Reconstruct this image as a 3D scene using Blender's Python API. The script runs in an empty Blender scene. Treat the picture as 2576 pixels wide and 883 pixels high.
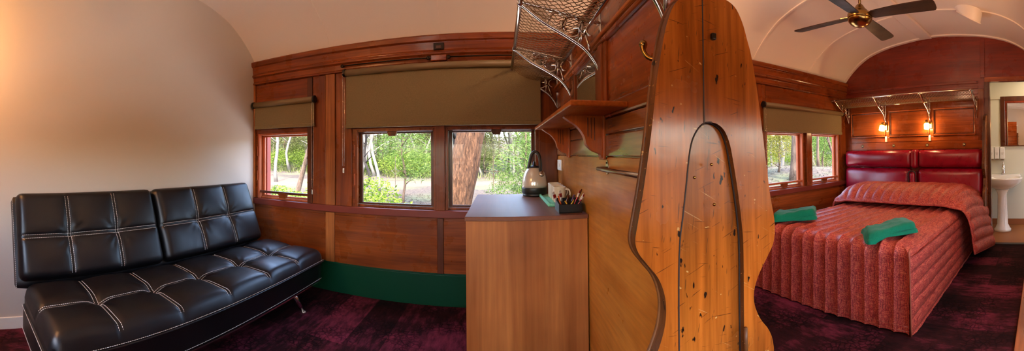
import bpy, math, random
from math import sin, cos, pi, sqrt, atan2, radians as R
from mathutils import Vector, Matrix, noise as mnoise
random.seed(7)
sc = bpy.context.scene
COL = sc.collection

SKY, SUN, EXPO, FILL, SCON, BULB = 3.4, 15.0, .08, 4.5, 240, 100
# ------------------------------------------------------------------ materials
MATS = {}
def srgb(r, g, b):
    f = lambda c: ((c/255+0.055)/1.055)**2.4 if c/255 > 0.04045 else c/255/12.92
    return (f(r), f(g), f(b), 1)
class NT:
    def __init__(s, name):
        s.m = bpy.data.materials.new(name); s.m.use_nodes = True
        s.t = s.m.node_tree; s.t.nodes.clear()
        s.out = s.n('ShaderNodeOutputMaterial'); s.b = s.n('ShaderNodeBsdfPrincipled')
        s.l(s.b.outputs[0], s.out.inputs[0]); MATS[name] = s.m
    def n(s, t, **k):
        x = s.t.nodes.new(t)
        for a, v in k.items(): setattr(x, a, v)
        return x
    def l(s, a, b): s.t.links.new(a, b)
    def set(s, **k):
        for a, v in k.items():
            s.b.inputs[a.replace('_', ' ')].default_value = v
        return s
    def coords(s, scale=(1, 1, 1), rot=(0, 0, 0), loc=(0, 0, 0)):
        tc = s.n('ShaderNodeTexCoord'); mp = s.n('ShaderNodeMapping')
        mp.inputs['Scale'].default_value = scale; mp.inputs['Rotation'].default_value = rot; mp.inputs['Location'].default_value = loc
        s.l(tc.outputs['Object'], mp.inputs[0]); return mp.outputs[0]
    def streaks(s, rot, scale, loc=(0, 0, 0)):      # rotate first, then stretch
        tc = s.n('ShaderNodeTexCoord'); mp = s.n('ShaderNodeMapping', vector_type='TEXTURE')
        mp.inputs['Scale'].default_value = tuple(1/x for x in scale); mp.inputs['Rotation'].default_value = rot; mp.inputs['Location'].default_value = loc
        s.l(tc.outputs['Object'], mp.inputs[0]); return mp.outputs[0]
    def noise(s, vec, scale, detail=4, rough=.55, dist=0):
        x = s.n('ShaderNodeTexNoise'); x.inputs['Scale'].default_value = scale; x.inputs['Detail'].default_value = detail
        x.inputs['Roughness'].default_value = rough; x.inputs['Distortion'].default_value = dist
        s.l(vec, x.inputs['Vector']); return x.outputs[0]
    def ramp(s, fac, stops):
        x = s.n('ShaderNodeValToRGB'); e = x.color_ramp.elements
        while len(e) < len(stops): e.new(.5)
        for i, (p, c) in enumerate(stops):
            e[i].position = p; e[i].color = c if len(c) == 4 else (*c, 1)
        s.l(fac, x.inputs[0]); return x.outputs[0]
    def mix(s, fac, a, b, mode='MIX'):
        x = s.n('ShaderNodeMix', data_type='RGBA', blend_type=mode)
        for v, i in ((fac, 0), (a, 6), (b, 7)):
            if hasattr(v, 'is_linked'): s.l(v, x.inputs[i])
            else: x.inputs[i].default_value = v
        return x.outputs[2]
    def bump(s, h, strength=.2, dist=.01):
        x = s.n('ShaderNodeBump'); x.inputs['Strength'].default_value = strength; x.inputs['Distance'].default_value = dist
        s.l(h, x.inputs['Height']); s.l(x.outputs[0], s.b.inputs['Normal'])
    def color(s, c): s.l(c, s.b.inputs['Base Color'])

def plain(name, col, rough=.5, metal=0, coat=0, **k):
    t = NT(name); t.set(Base_Color=col, Roughness=rough, Metallic=metal, Coat_Weight=coat, **k); return t.m
BLK, WHT = (0, 0, 0, 1), (1, 1, 1, 1)

def wood(name, c1, c2, axis=2, rough=.3, coat=.5, across=16, along=1.1, streak=.35, wear=0, seed=0, bump=.06, marks=0):
    t = NT(name)
    sc3 = [across]*3; sc3[axis] = along
    v = t.coords(tuple(sc3), loc=(seed*3.1, seed*1.7, seed*2.3))
    a = t.noise(v, 1, 6, .6, .35)
    f3 = [across*6]*3; f3[axis] = along*2.5
    b = t.noise(t.coords(tuple(f3), loc=(seed, 0, 0)), 1, 3, .6)
    c = t.ramp(a, [(.30, c1), (.72, c2)])
    s = t.ramp(b, [(.3, (1-streak,)*3), (.7, (1, 1, 1))])
    c = t.mix(1.0, c, s, 'MULTIPLY')
    big = t.noise(t.coords((1, 1, 1), loc=(seed, 5, 1)), 2.2, 3, .5)
    c = t.mix(1.0, c, t.ramp(big, [(.3, (.72, .68, .66)), (.7, (1.08, 1.06, 1.04))]), 'MULTIPLY')
    if marks:
        m3 = [60]*3; m3[axis] = 26
        mk = t.noise(t.coords(tuple(m3), loc=(3, 7, seed)), 1, 2, .5, .2)
        c = t.mix(t.ramp(mk, [(.695-.012*marks, BLK), (.73-.012*marks, WHT)]), c, (.018, .007, .003, 1))
        for sc_, rt, pos, colr in (((7, 60, 190), (.0, .55, .0), .725, (.46, .21, .07, 1)), ((9, 60, 210), (0, -.35, 0), .70, (.05, .018, .006, 1)), ((150, 60, 16), (0, .12, 0), .685, (.10, .035, .01, 1)), ((34, 40, 52), (0, .3, 0), .715, (.60, .32, .10, 1)), ((10, 60, 230), (0, .15, 0), .71, (.04, .014, .005, 1))):
            q_ = t.noise(t.streaks(rt, sc_, (.1+seed*.07, .2, .3)), 1, 2, .5, .25)
            c = t.mix(t.ramp(q_, [(pos-.01, BLK), (pos+.02, (.8, .8, .8))]), c, colr)
    t.color(c)
    t.set(Roughness=rough, Coat_Weight=coat, Coat_Roughness=.14 if rough < .4 else .25, Specular_IOR_Level=.25)
    rr = t.ramp(t.noise(t.coords((1, 1, 1), loc=(seed, 2, 9)), 6, 4), [(.3, (rough*.75,)*3), (.7, (min(1, rough*1.3),)*3)])
    if bump: t.l(rr, t.b.inputs['Roughness'])
    wav = t.noise(t.coords((1, 1, 1), loc=(2, seed, 9)), 9, 3)
    bb = t.mix(.5, a, wav)
    if bump: t.bump(bb, bump, .02)
    return t.m

cedar  = wood('varnished_cedar', srgb(114, 52, 18), srgb(166, 86, 36), 0, .30, .28, seed=1)
cedarV = wood('varnished_cedar_upright', srgb(108, 50, 18), srgb(160, 82, 34), 2, .30, .28, seed=2)
cedarY = wood('varnished_cedar_cross', srgb(128, 58, 20), srgb(190, 98, 42), 1, .26, .35, seed=3, bump=.025)
mahog  = wood('red_mahogany_panel', srgb(108, 32, 18), srgb(148, 52, 28), 1, .3, .4, across=9, seed=4)
batten = wood('pale_batten_wood', srgb(150, 84, 38), srgb(196, 122, 64), 2, .35, .3, seed=5)
darkw  = wood('dark_worn_wood', srgb(72, 34, 16), srgb(112, 58, 28), 2, .35, .4, seed=6)
ply    = wood('golden_plywood', srgb(188, 112, 36), srgb(228, 156, 66), 1, .36, .22, across=10, along=1.6, streak=.25, seed=7)
board  = wood('golden_boards', srgb(142, 78, 28), srgb(182, 110, 46), 1, .18, .7, seed=8, bump=.1)
honey  = wood('honey_shelf_pine', srgb(180, 92, 32), srgb(218, 126, 54), 1, .38, .15, seed=9)
honeyV = wood('honey_bracket_pine', srgb(178, 88, 30), srgb(216, 122, 52), 2, .38, .15, seed=10)
endw   = wood('scarred_seat_end_wood', srgb(134, 62, 16), srgb(204, 112, 38), 2, .22, .22, across=11, streak=.4, seed=11, bump=.12, marks=1.2)
endin  = wood('scarred_seat_end_inner', srgb(138, 66, 17), srgb(208, 116, 40), 2, .22, .22, across=11, streak=.4, seed=12, bump=.12, marks=1.3)
edgew  = wood('worn_dark_edge', srgb(66, 34, 14), srgb(138, 86, 40), 2, .5, .15, across=20, seed=13, bump=.3, marks=1.6)
beech  = wood('cherry_laminate', srgb(150, 82, 34), srgb(200, 126, 64), 2, .4, .12, across=9, along=.55, streak=.22, seed=14, bump=.0)
topm   = wood('brown_laminate_top', srgb(116, 72, 52), srgb(138, 88, 64), 1, .42, .08, across=10, along=.6, streak=.12, seed=15, bump=0)
jamb   = wood('salmon_sash_wood', srgb(188, 96, 60), srgb(214, 126, 84), 2, .4, .2, seed=16)
redsill = wood('red_brown_painted_sill', srgb(112, 46, 36), srgb(130, 58, 46), 0, .4, .2, streak=.1, seed=17, bump=.05)
fanw   = wood('walnut_fan_blade', srgb(36, 18, 10), srgb(70, 36, 20), 0, .45, .05, across=22, seed=18)
groove = plain('dark_groove', srgb(30, 12, 6), .6)
redpaint = plain('red_exterior_paint', srgb(150, 62, 48), .5)
green = plain('dark_green_paint', srgb(2, 54, 30), .5, Specular_IOR_Level=.2)
cream = plain('cream_ceiling_paint', srgb(238, 222, 206), .42)
white = plain('white_wall_paint', srgb(202, 190, 176), .55)
whitepl = plain('white_plastic', srgb(235, 228, 215), .35)
chrome = plain('polished_chrome', (.75, .73, .70, 1), .14, 1)
nickel = plain('aged_nickel', srgb(216, 204, 188), .18, 1)
steel = plain('brushed_steel', srgb(190, 176, 158), .28, 1)
brass = plain('antique_brass', srgb(150, 116, 62), .24, 1)
iron = plain('dark_iron', srgb(44, 34, 26), .4, .8)
blackpl = plain('black_plastic', srgb(12, 12, 12), .3)
blacksat = plain('charcoal_plastic', srgb(30, 29, 27), .42)
blindm = NT('olive_brown_blind_cloth')
_w = blindm.noise(blindm.coords((260, 260, 260)), 1, 2)
blindm.color(blindm.ramp(_w, [(.3, srgb(116, 102, 72)), (.7, srgb(138, 122, 88))])); blindm.set(Roughness=.8); blindm = blindm.m
blindroll = plain('olive_brown_roller', srgb(128, 110, 80), .42)
ceram = plain('white_ceramic', srgb(236, 232, 222), .12, 0, .6)
mugm = plain('cream_stoneware', srgb(228, 214, 186), .2, 0, .4)
kett = plain('pearl_cream_enamel', srgb(214, 202, 184), .16, .25, .6)
bath = plain('pale_bathroom_wall', srgb(206, 200, 176), .5)
bathfl = plain('tan_vinyl_floor', srgb(150, 92, 44), .5)
bathsk = plain('brown_vinyl_skirting', srgb(138, 80, 42), .5)
rope = plain('tan_rope_net', srgb(120, 92, 54), .6)
stitchm = plain('white_stitching', srgb(214, 206, 198), .7)
mirrorm = plain('mirror_silver', (.86, .88, .84, 1), .01, 1)

def leather(name, col, rough, bump, coat):
    t = NT(name); v = t.coords((1, 1, 1))
    n = t.noise(v, 260, 3); w = t.noise(v, 7, 4)
    t.set(Base_Color=col, Roughness=rough, Coat_Weight=coat, Coat_Roughness=.25, Specular_IOR_Level=.36)
    t.l(t.ramp(w, [(.3, (rough*.85,)*3), (.7, (rough*1.2,)*3)]), t.b.inputs['Roughness'])
    t.bump(t.mix(.35, n, w), bump, .006); return t.m
blackl = leather('black_leatherette', srgb(9, 7, 9), .38, .10, .03)
redl = leather('burgundy_leather', srgb(134, 6, 34), .28, .12, .3)

t = NT('quilted_rust_fabric')
a = t.noise(t.coords((14, 210, 210)), 1, 2, .6); b = t.noise(t.coords((210, 14, 210)), 1, 2, .6); d3 = t.noise(t.coords((210, 210, 14)), 1, 2, .6); c0 = t.noise(t.coords((5, 5, 5)), 1, 3)
c = t.mix(t.ramp(a, [(.44, BLK), (.62, WHT)]), srgb(140, 32, 42), srgb(206, 98, 78))
c = t.mix(t.ramp(b, [(.50, BLK), (.64, (.75, .75, .75))]), c, srgb(224, 128, 92))
c = t.mix(t.ramp(d3, [(.50, BLK), (.64, (.85, .85, .85))]), c, srgb(104, 18, 28))
c = t.mix(1, c, t.ramp(c0, [(.3, (.85, .82, .82)), (.7, (1.05, 1.02, 1.0))]), 'MULTIPLY')
t.color(c); t.set(Roughness=.5, Specular_IOR_Level=.3)
t.bump(t.mix(.5, a, t.noise(t.coords((1, 1, 1)), 16, 4)), .25, .012); quiltm = t.m
seamm = plain('gold_quilt_seam', srgb(150, 78, 54), .6)
t = NT('green_fleece')
n = t.noise(t.coords((1, 1, 1)), 420, 3); w = t.noise(t.coords((1, 1, 1)), 14, 4)
t.color(t.ramp(n, [(.3, srgb(4, 84, 62)), (.75, srgb(16, 130, 96))])); t.set(Roughness=.95, Sheen_Weight=.15, Specular_IOR_Level=.1)
t.bump(t.mix(.3, w, n), .5, .01); fleece = t.m
t = NT('mint_cloth'); n = t.noise(t.coords((1, 1, 1)), 150, 3)
t.color(t.ramp(n, [(.3, srgb(96, 190, 150)), (.75, srgb(150, 220, 186))])); t.set(Roughness=.9); mint = t.m

t = NT('patchy_plum_carpet')
br = t.n('ShaderNodeTexBrick'); br.inputs['Scale'].default_value = 1; br.inputs['Mortar Size'].default_value = 0
br.inputs['Brick Width'].default_value = 1.0; br.inputs['Row Height'].default_value = .25
br.inputs['Color1'].default_value = BLK; br.inputs['Color2'].default_value = WHT
t.l(t.coords((1, 1, 1), rot=(0, 0, R(90))), br.inputs['Vector'])
big = t.noise(t.coords((1.1, 1.1, 1)), 1.6, 4, .6); fine = t.noise(t.coords((26, 7, 1)), 1, 4, .7)
vo = t.n('ShaderNodeTexVoronoi', feature='DISTANCE_TO_EDGE'); vo.inputs['Scale'].default_value = 26
t.l(t.coords((1, 1, 1)), vo.inputs['Vector'])
f = t.mix(.22, big, br.outputs[0]); f = t.mix(.35, f, fine)
c = t.ramp(f, [(.36, srgb(12, 7, 8)), (.50, srgb(48, 19, 23)), (.64, srgb(114, 42, 60))])
crk = t.ramp(vo.outputs[0], [(.02, (.28, .24, .30)), (.16, (1, 1, 1))])
msk = t.ramp(t.noise(t.coords((3, 3, 1), loc=(4, 2, 0)), 1, 3), [(.45, BLK), (.6, WHT)])
c = t.mix(msk, c, t.mix(1, c, crk, 'MULTIPLY'))
c = t.mix(1, c, t.ramp(t.noise(t.coords((1, 1, 1)), 300, 2), [(.3, (.6, .6, .6)), (.7, (1.25, 1.25, 1.25))]), 'MULTIPLY')
t.color(c); t.set(Roughness=.95, Specular_IOR_Level=.1); carpet = t.m

t = NT('window_glass')
tr = t.n('ShaderNodeBsdfTransparent'); gl = t.n('ShaderNodeBsdfGlossy'); fr = t.n('ShaderNodeLayerWeight'); pw_ = t.n('ShaderNodeMath', operation='POWER'); ad_ = t.n('ShaderNodeMath', operation='MULTIPLY_ADD'); mx = t.n('ShaderNodeMixShader')
gl.inputs['Roughness'].default_value = 0; fr.inputs[0].default_value = .5
t.l(fr.outputs['Facing'], pw_.inputs[0]); pw_.inputs[1].default_value = 5; t.l(pw_.outputs[0], ad_.inputs[0]); ad_.inputs[1].default_value = .8; ad_.inputs[2].default_value = .006
t.l(ad_.outputs[0], mx.inputs[0]); t.l(tr.outputs[0], mx.inputs[1]); t.l(gl.outputs[0], mx.inputs[2]); t.l(mx.outputs[0], t.out.inputs[0]); glassm = t.m

def emit(name, col, strength):
    t = NT(name); t.set(Base_Color=(.9, .85, .75, 1), Roughness=.4, Emission_Color=col, Emission_Strength=strength); return t.m
bulbm = emit('lit_frosted_glass', (1, .62, .28, 1), BULB)
fillb = emit('bathroom_fill_dome', (1, .80, .56, 1), 42)  # emitter of the added bathroom fill lamp
fillm = emit('fill_opal_globe', (1, .88, .74, 1), FILL); fillw = emit('fill_warm_opal_globe', (1, .60, .34, 1), FILL*18)  # emitters of the fill globes added over both halves
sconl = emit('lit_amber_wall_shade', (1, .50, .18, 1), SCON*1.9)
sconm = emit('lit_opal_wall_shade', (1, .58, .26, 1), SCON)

OUT = .15      # sunlit plants and soil reflect little of the strong daylight
def dim(c, k=OUT): return (c[0]*k, c[1]*k, c[2]*k, 1)
def bark(name, c1, c2, sx=18, sz=2.2, bump=.6):
    t = NT(name); v = t.coords((sx, sx, sz)); n = t.noise(v, 1, 6, .7, .8)
    t.color(t.ramp(n, [(.3, dim(c1, .14)), (.7, dim(c2, .22))])); t.set(Roughness=.9, Specular_IOR_Level=.2); t.bump(n, bump, .05); return t.m
bigbark = bark('furrowed_brown_bark', srgb(64, 34, 18), srgb(236, 166, 116), 26, 5, 1.6)
greybark = bark('grey_brown_bark', srgb(112, 78, 56), srgb(220, 180, 148))
palebark = bark('pale_gum_bark', srgb(206, 180, 154), srgb(255, 240, 220), 6, 1.5, .2)
darkbark = bark('dark_bark', srgb(52, 44, 38), srgb(110, 96, 84))
def leafm(name, c1, c2, g_=1):
    t = NT(name)
    oi = t.n('ShaderNodeObjectInfo'); g = t.n('ShaderNodeNewGeometry')
    c = t.ramp(g.outputs['Random Per Island'], [(0, dim(c1, .12*g_)), (.75, dim(c2, .20*g_)), (1, dim(c2, .33*g_))])
    df = t.n('ShaderNodeBsdfDiffuse'); tl = t.n('ShaderNodeBsdfTranslucent'); m = t.n('ShaderNodeMixShader'); m.inputs[0].default_value = .45
    t.l(c, df.inputs[0]); t.l(c, tl.inputs[0]); t.l(df.outputs[0], m.inputs[1]); t.l(tl.outputs[0], m.inputs[2]); t.l(m.outputs[0], t.out.inputs[0]); return t.m
leafA = leafm('olive_gum_leaf', srgb(132, 148, 72), srgb(214, 214, 134), 1.35)
leafB = leafm('fresh_green_leaf', srgb(112, 160, 50), srgb(196, 220, 96), 1.5)
leafC = leafm('feathery_green_leaf', srgb(92, 142, 56), srgb(172, 204, 104), 1.5)
leafD = leafm('yellow_green_leaf', srgb(160, 168, 48), srgb(226, 214, 96), 1.35)
strawm = leafm('dry_straw_leaf', srgb(110, 86, 66), srgb(232, 210, 186), .6)
t = NT('dry_leaf_litter_ground')
n = t.noise(t.coords((1, 1, 1)), 7, 8, .75); m = t.noise(t.coords((1, 1, 1)), .35, 3)
c = t.ramp(n, [(.36, dim(srgb(88, 58, 38), .055)), (.5, dim(srgb(190, 146, 106), .07)), (.66, dim(srgb(240, 214, 182), .085))])
t.color(t.mix(t.ramp(m, [(.45, BLK), (.62, WHT)]), c, t.ramp(n, [(.3, dim(srgb(104, 116, 56))), (.7, dim(srgb(190, 186, 120)))])))
t.set(Roughness=1); t.bump(n, .8, .1); litter = t.m
t = NT('pale_dirt_track'); n = t.noise(t.coords((1, 1, 1)), 3, 6)
t.color(t.ramp(n, [(.3, dim(srgb(204, 146, 100), .09)), (.7, dim(srgb(236, 184, 140), .09))])); t.set(Roughness=1); dirt = t.m
rockm = bark('ochre_rock', srgb(150, 112, 84), srgb(222, 190, 160), 5, 5, .6)

# ------------------------------------------------------------------ mesh builder
def wloc(o):
    v = Vector((0, 0, 0))
    while o is not None: v += o.location; o = o.parent
    return v
class MB:
    def __init__(s): s.v = []; s.f = []; s.mi = []; s.sm = []
    def add(s, vs, fs, mi=0, smooth=False):
        o = len(s.v); s.v += [tuple(x) for x in vs]
        for f in fs: s.f.append([i+o for i in f]); s.mi.append(mi); s.sm.append(smooth)
        return s
    def box(s, x0, x1, y0, y1, z0, z1, mi=0):
        vs = [(x, y, z) for z in (z0, z1) for y in (y0, y1) for x in (x0, x1)]
        return s.add(vs, [(0, 2, 3, 1), (4, 5, 7, 6), (0, 1, 5, 4), (2, 6, 7, 3), (0, 4, 6, 2), (1, 3, 7, 5)], mi)
    def obox(s, c, ax, ay, az, mi=0):   # oriented box: centre + half axes
        c, ax, ay, az = map(Vector, (c, ax, ay, az))
        vs = [c+ax*i+ay*j+az*k for k in (-1, 1) for j in (-1, 1) for i in (-1, 1)]
        return s.add(vs, [(0, 2, 3, 1), (4, 5, 7, 6), (0, 1, 5, 4), (2, 6, 7, 3), (0, 4, 6, 2), (1, 3, 7, 5)], mi)
    def tube(s, pts, r, n=8, mi=0, closed=False, cap=True, flat=None):
        pts = [Vector(p) for p in pts]; m = len(pts); rs = r if isinstance(r, (list, tuple)) else [r]*m
        vs = []; up = None
        for i, p in enumerate(pts):
            a = pts[(i-1) % m] if (closed or i > 0) else p; b = pts[(i+1) % m] if (closed or i < m-1) else p
            d = (b-a).normalized() if (b-a).length > 1e-9 else Vector((0, 0, 1))
            if up is None:
                up = Vector((0, 0, 1)) if abs(d.z) < .9 else Vector((1, 0, 0))
                if flat is not None: up = Vector(flat)
            up = (up - d*up.dot(d)); up = up.normalized() if up.length > 1e-6 else d.orthogonal().normalized()
            w = d.cross(up)
            for k in range(n):
                q = 2*pi*k/n; vs.append(p + (up*cos(q)+w*sin(q))*rs[i])
        fs = []
        for i in range(m if closed else m-1):
            j = (i+1) % m
            for k in range(n): fs.append((i*n+k, i*n+(k+1) % n, j*n+(k+1) % n, j*n+k))
        if cap and not closed: fs += [tuple(range(n-1, -1, -1)), tuple((m-1)*n+k for k in range(n))]
        return s.add(vs, fs, mi, True)
    def lathe(s, prof, c=(0, 0, 0), n=32, mi=0, M=None, smooth=True, sx=1, sy=1):
        vs = []; c = Vector(c)
        for r, z in prof:
            for k in range(n):
                q = 2*pi*k/n; p = Vector((r*cos(q)*sx, r*sin(q)*sy, z))
                vs.append(c + (M @ p if M is not None else p))
        fs = []
        for i in range(len(prof)-1):
            for k in range(n): fs.append((i*n+k, i*n+(k+1) % n, (i+1)*n+(k+1) % n, (i+1)*n+k))
        fs += [tuple(range(n-1, -1, -1)), tuple((len(prof)-1)*n+k for k in range(n))]
        return s.add(vs, fs, mi, smooth)
    def prism(s, poly, f, t0, t1, mi=0, smooth=False, mside=None):   # poly 2D; f(a,b,t)->xyz
        n = len(poly); vs = [f(a, b, t0) for a, b in poly] + [f(a, b, t1) for a, b in poly]
        s.add(vs, [tuple(range(n-1, -1, -1)), tuple(range(n, 2*n))], mi)
        return s.add(vs, [(i, (i+1) % n, n+(i+1) % n, n+i) for i in range(n)], mi if mside is None else mside, smooth)
    def grid(s, P, mi=0, smooth=True, flip=False):
        nu, nv = len(P), len(P[0]); vs = [p for row in P for p in row]; fs = []
        for i in range(nu-1):
            for j in range(nv-1):
                q = (i*nv+j, (i+1)*nv+j, (i+1)*nv+j+1, i*nv+j+1); fs.append(q[::-1] if flip else q)
        return s.add(vs, fs, mi, smooth)
    def ball(s, c, r, n=12, mi=0, sx=1, sy=1, sz=1):
        prof = [(r*sin(pi*i/n)*1.0 + 1e-5, -r*cos(pi*i/n)*sz) for i in range(n+1)]
        return s.lathe(prof, c, n*2, mi, sx=sx, sy=sy)
    def build(s, name, mat, parent=None, bevel=0, seg=2, autosm=True, local=False, **props):
        me = bpy.data.meshes.new(name)
        off = Vector((0, 0, 0)) if local else wloc(parent)
        me.from_pydata([Vector(v)-off for v in s.v], [], s.f)
        for m in (mat if isinstance(mat, (list, tuple)) else [mat]): me.materials.append(m)
        me.polygons.foreach_set('material_index', s.mi)
        me.polygons.foreach_set('use_smooth', s.sm)
        me.update()
        o = bpy.data.objects.new(name, me); COL.objects.link(o)
        if parent is not None: o.parent = parent
        if bevel:
            b = o.modifiers.new('bevel', 'BEVEL'); b.width = bevel; b.segments = seg; b.limit_method = 'ANGLE'; b.angle_limit = R(40)
            b.harden_normals = False
        for k, v in props.items(): o[k] = v
        return o
def thing(name, label, cat, loc=(0, 0, 0), group=None):
    o = bpy.data.objects.new(name, None); COL.objects.link(o); o.location = loc
    o.empty_display_size = .05; o['label'] = label; o['category'] = cat
    if group: o['group'] = group
    return o
def tag(o, label, cat, group=None):
    o['label'] = label; o['category'] = cat
    if group: o['group'] = group
    return o
def dup(root, loc, rz=None, scale=None, label=None, group=None):
    r = root.copy(); COL.objects.link(r); r.location = loc
    if rz is not None: r.rotation_euler.z = rz
    if scale: r.scale = (scale,)*3
    if label: r['label'] = label
    if group: r['group'] = group
    for ch in list(root.children):
        c = ch.copy(); COL.objects.link(c); c.parent = r
        for g in ch.children:
            d = g.copy(); COL.objects.link(d); d.parent = c
    return r
def S(o, **k):
    o['kind'] = 'structure'; return o
def interp(tab, x):
    if x <= tab[0][0]: return tab[0][1]
    for (a, b), (c, d) in zip(tab, tab[1:]):
        if x <= c: return b+(d-b)*(x-a)/(c-a)
    return tab[-1][1]
def catmull(P, n=8, closed=False):
    P = [Vector(p) for p in P]; out = []; m = len(P)
    for i in range(m if closed else m-1):
        g = lambda k: P[k % m] if closed else P[max(0, min(m-1, k))]
        a, b, c, d = g(i-1), g(i), g(i+1), g(i+2)
        for k in range(n):
            u = k/n; out.append(.5*((2*b)+(c-a)*u+(2*a-5*b+4*c-d)*u*u+(3*b-a-3*c+d)*u**3))
    if not closed: out.append(P[-1])
    return out

# ------------------------------------------------------------------ room dimensions (metres)
XL, XR, YF, YN, EYE = -2.375, 4.275, 2.75, -.45, 1.219
ZC = 2.167                                   # springing of the vaulted ceiling
ARCH = [(-.02, 2.167), (.03, 2.20), (.10, 2.30), (.232, 2.43), (.399, 2.521), (.572, 2.575), (.779, 2.615), (1.13, 2.652), (1.40, 2.662),
        (1.70, 2.640), (2.046, 2.592), (2.302, 2.520), (2.45, 2.445), (2.573, 2.355), (2.68, 2.255), (2.75, 2.167)]
ARCHP = [(p.x, p.y) for p in catmull([(a, b, 0) for a, b in ARCH], 4)]
def arch_z(y): return interp(ARCHP, y)

# floor ---------------------------------------------------------------
S(MB().box(XL-.1, XR+.06, YN-.1, YF+.12, -.08, 0).build('floor', carpet))
# ceiling vault (two faces: shell with thickness)
poly = [(YN-.1, 2.167)] + ARCHP + [(YF+.12, 2.167), (YF+.12, 2.86), (YN-.1, 2.86)]
S(MB().prism(poly, lambda a, b, t: (t, a, b), XL-.1, XR+.1, 0, True).build('ceiling', cream))
# ribs across the vault
def rib(x0, x1, name, dz=.008, y0=.0, y1=2.735):
    mb = MB(); pts = [(y, z) for y, z in ARCHP if y0 <= y <= y1]
    A = [[(x, y, z-e) for (x, e) in ((x0, -.01), (x0, dz), (x1, dz), (x1, -.01))] for y, z in pts]
    mb.grid(A, 0, False); S(mb.build(name, cream))
k = 1
for x0 in (-1.517, -.522, 1.46):
    rib(x0, x0+.05, 'trim_%d' % k, .006); k += 1
for x0 in (2.465, 3.40):
    rib(x0, x0+.022, 'trim_%d' % k, .012); k += 1
rib(4.225, 4.275, 'trim_%d' % k, .016); k += 1
S(MB().box(.55, 4.27, 1.40, 1.55, 2.635, 2.68).build('trim_%d' % k, cream, bevel=.006)); k += 1
# end walls -----------------------------------------------------------
def endwall(name, x0, x1, mat):
    poly = [(YN, 0), (YF+.1, 0), (YF+.1, 2.2)] + [(y, z+.03) for y, z in ARCHP[::-1]] + [(YN, 2.2)]
    return S(MB().prism(poly, lambda a, b, t: (t, a, b), x0, x1).build(name, mat))
endwall('wall_left', XL-.1, XL, white)
S(MB().box(XL, XL+.012, YN, YF-.02, 0, .08).build('baseboard_left', whitepl, bevel=.003))
S(MB().box(XL, XL+.018, YF-.025, YF-.004, .77, 1.95).build('trim_%d' % k, batten, bevel=.002)); k += 1

# window wall ---------------------------------------------------------
ZS, ZH = .765, 1.43
WINS = [(-2.33, -1.665), (-1.235, -.522), (-.448, .300), (2.655, 3.30), (3.455, 4.085)]
def wall_with_holes(name, xa, xb, y0, y1, holes, mats):
    mb = MB(); xs = [xa]
    for a, b in holes: xs += [a, b]
    xs.append(xb)
    mb.box(xa, xb, y0, y1, 0, ZS); mb.box(xa, xb, y0, y1, ZH, 2.3)
    for i in range(0, len(xs), 2): mb.box(xs[i], xs[i+1], y0, y1, ZS, ZH)
    return S(mb.build(name, mats))
wf = wall_with_holes('wall_front', XL-.1, XR+.1, YF, YF+.10, WINS, cedar)
wall_with_holes('wall_back', XL-.1, XR+.1, YN-.10, YN, [(-1.75, -.62), (-.42, .42), (.80, 2.15)], cedar)
for nm, x0, x1 in (('low_panel', XL, .40), ('low_panel', .56, XR)):
    MB().box(x0+.02, x1, YF-.012, YF, .25, .68).build(nm, cedar, wf, .003)
MB().box(XL, XR, YF-.018, YF, 0, .25).build('green_plinth', green, wf, .004)
MB().box(XL, XR, YF-.022, YF, .25, .262).build('plinth_cap', green, wf, .003)
MB().box(XL, XR, YF-.030, YF+.02, .705, ZS).build('sill_rail', redsill, wf, .006)
for x0, x1, m in ((-1.518, -1.428, batten), (-.512, -.462, darkw), (2.3, 2.38, cedarV)):
    MB().box(x0, x1, YF-.024, YF, .262, .70).build('batten', m, wf, .003)
# cornice mouldings
mb = MB()
prof = [(0, 2.175), (-.055, 2.175), (-.062, 2.165), (-.058, 2.128), (-.040, 2.118), (-.036, 2.058), (-.030, 2.048), (-.044, 2.040), (-.046, 2.022), (-.026, 2.008), (-.022, 1.966), (-.034, 1.958), (-.034, 1.944), (0, 1.935)]
mb.prism([(YF+a, b) for a, b in prof], lambda a, b, t: (t, a, b), XL, XR)
S(mb.build('trim_%d' % k, cedar, bevel=.003)); k += 1
def frieze(x0, x1, z0=1.46, z1=1.935, m=cedar): MB().box(x0, x1, YF-.008, YF, z0, z1).build('frieze_panel', m, wf, .002)
frieze(XL+.03, -1.72); frieze(-1.30, .38); frieze(2.66, 4.22)
for x0, x1, m, d in ((-1.72, -1.665, darkw, .012), (-1.655, -1.525, cedarV, .012), (-1.518, -1.424, batten, .024), (-1.416, -1.262, cedarV, .014),
                  (-.522, -.448, cedarV, .030), (.305, .455, cedarV, .012), (2.38, 2.60, cedarV, .010), (2.60, 2.65, cedarV, .016), (3.335, 3.42, cedarV, .034), (4.12, 4.27, cedarV, .010)):
    z1 = 1.94 if m is not cedarV or d < .03 else 1.47
    MB().box(x0, x1, YF-d, YF, ZS, z1).build('wall_post', m, wf, .003)
for i_, (a_, b_) in enumerate(((-1.75, -.62), (-.42, .42), (.80, 2.15))):
    wn = MB()
    for (p, q, z0, z1) in ((a_, a_+.04, ZS, ZH), (b_-.04, b_, ZS, ZH), (a_, b_, ZS, ZS+.04), (a_, b_, ZH-.04, ZH), (a_, b_, 1.085, 1.145), ((a_+b_)/2-.025, (a_+b_)/2+.025, ZS, ZH)): wn.box(p, q, YN-.06, YN-.02, z0, z1)
    wn = S(wn.build('window_%d' % (i_+6), cedarV, bevel=.003))
    MB().box(a_, b_, YN-.045, YN-.04, ZS, ZH).build('glass_pane', glassm, wn)
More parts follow.
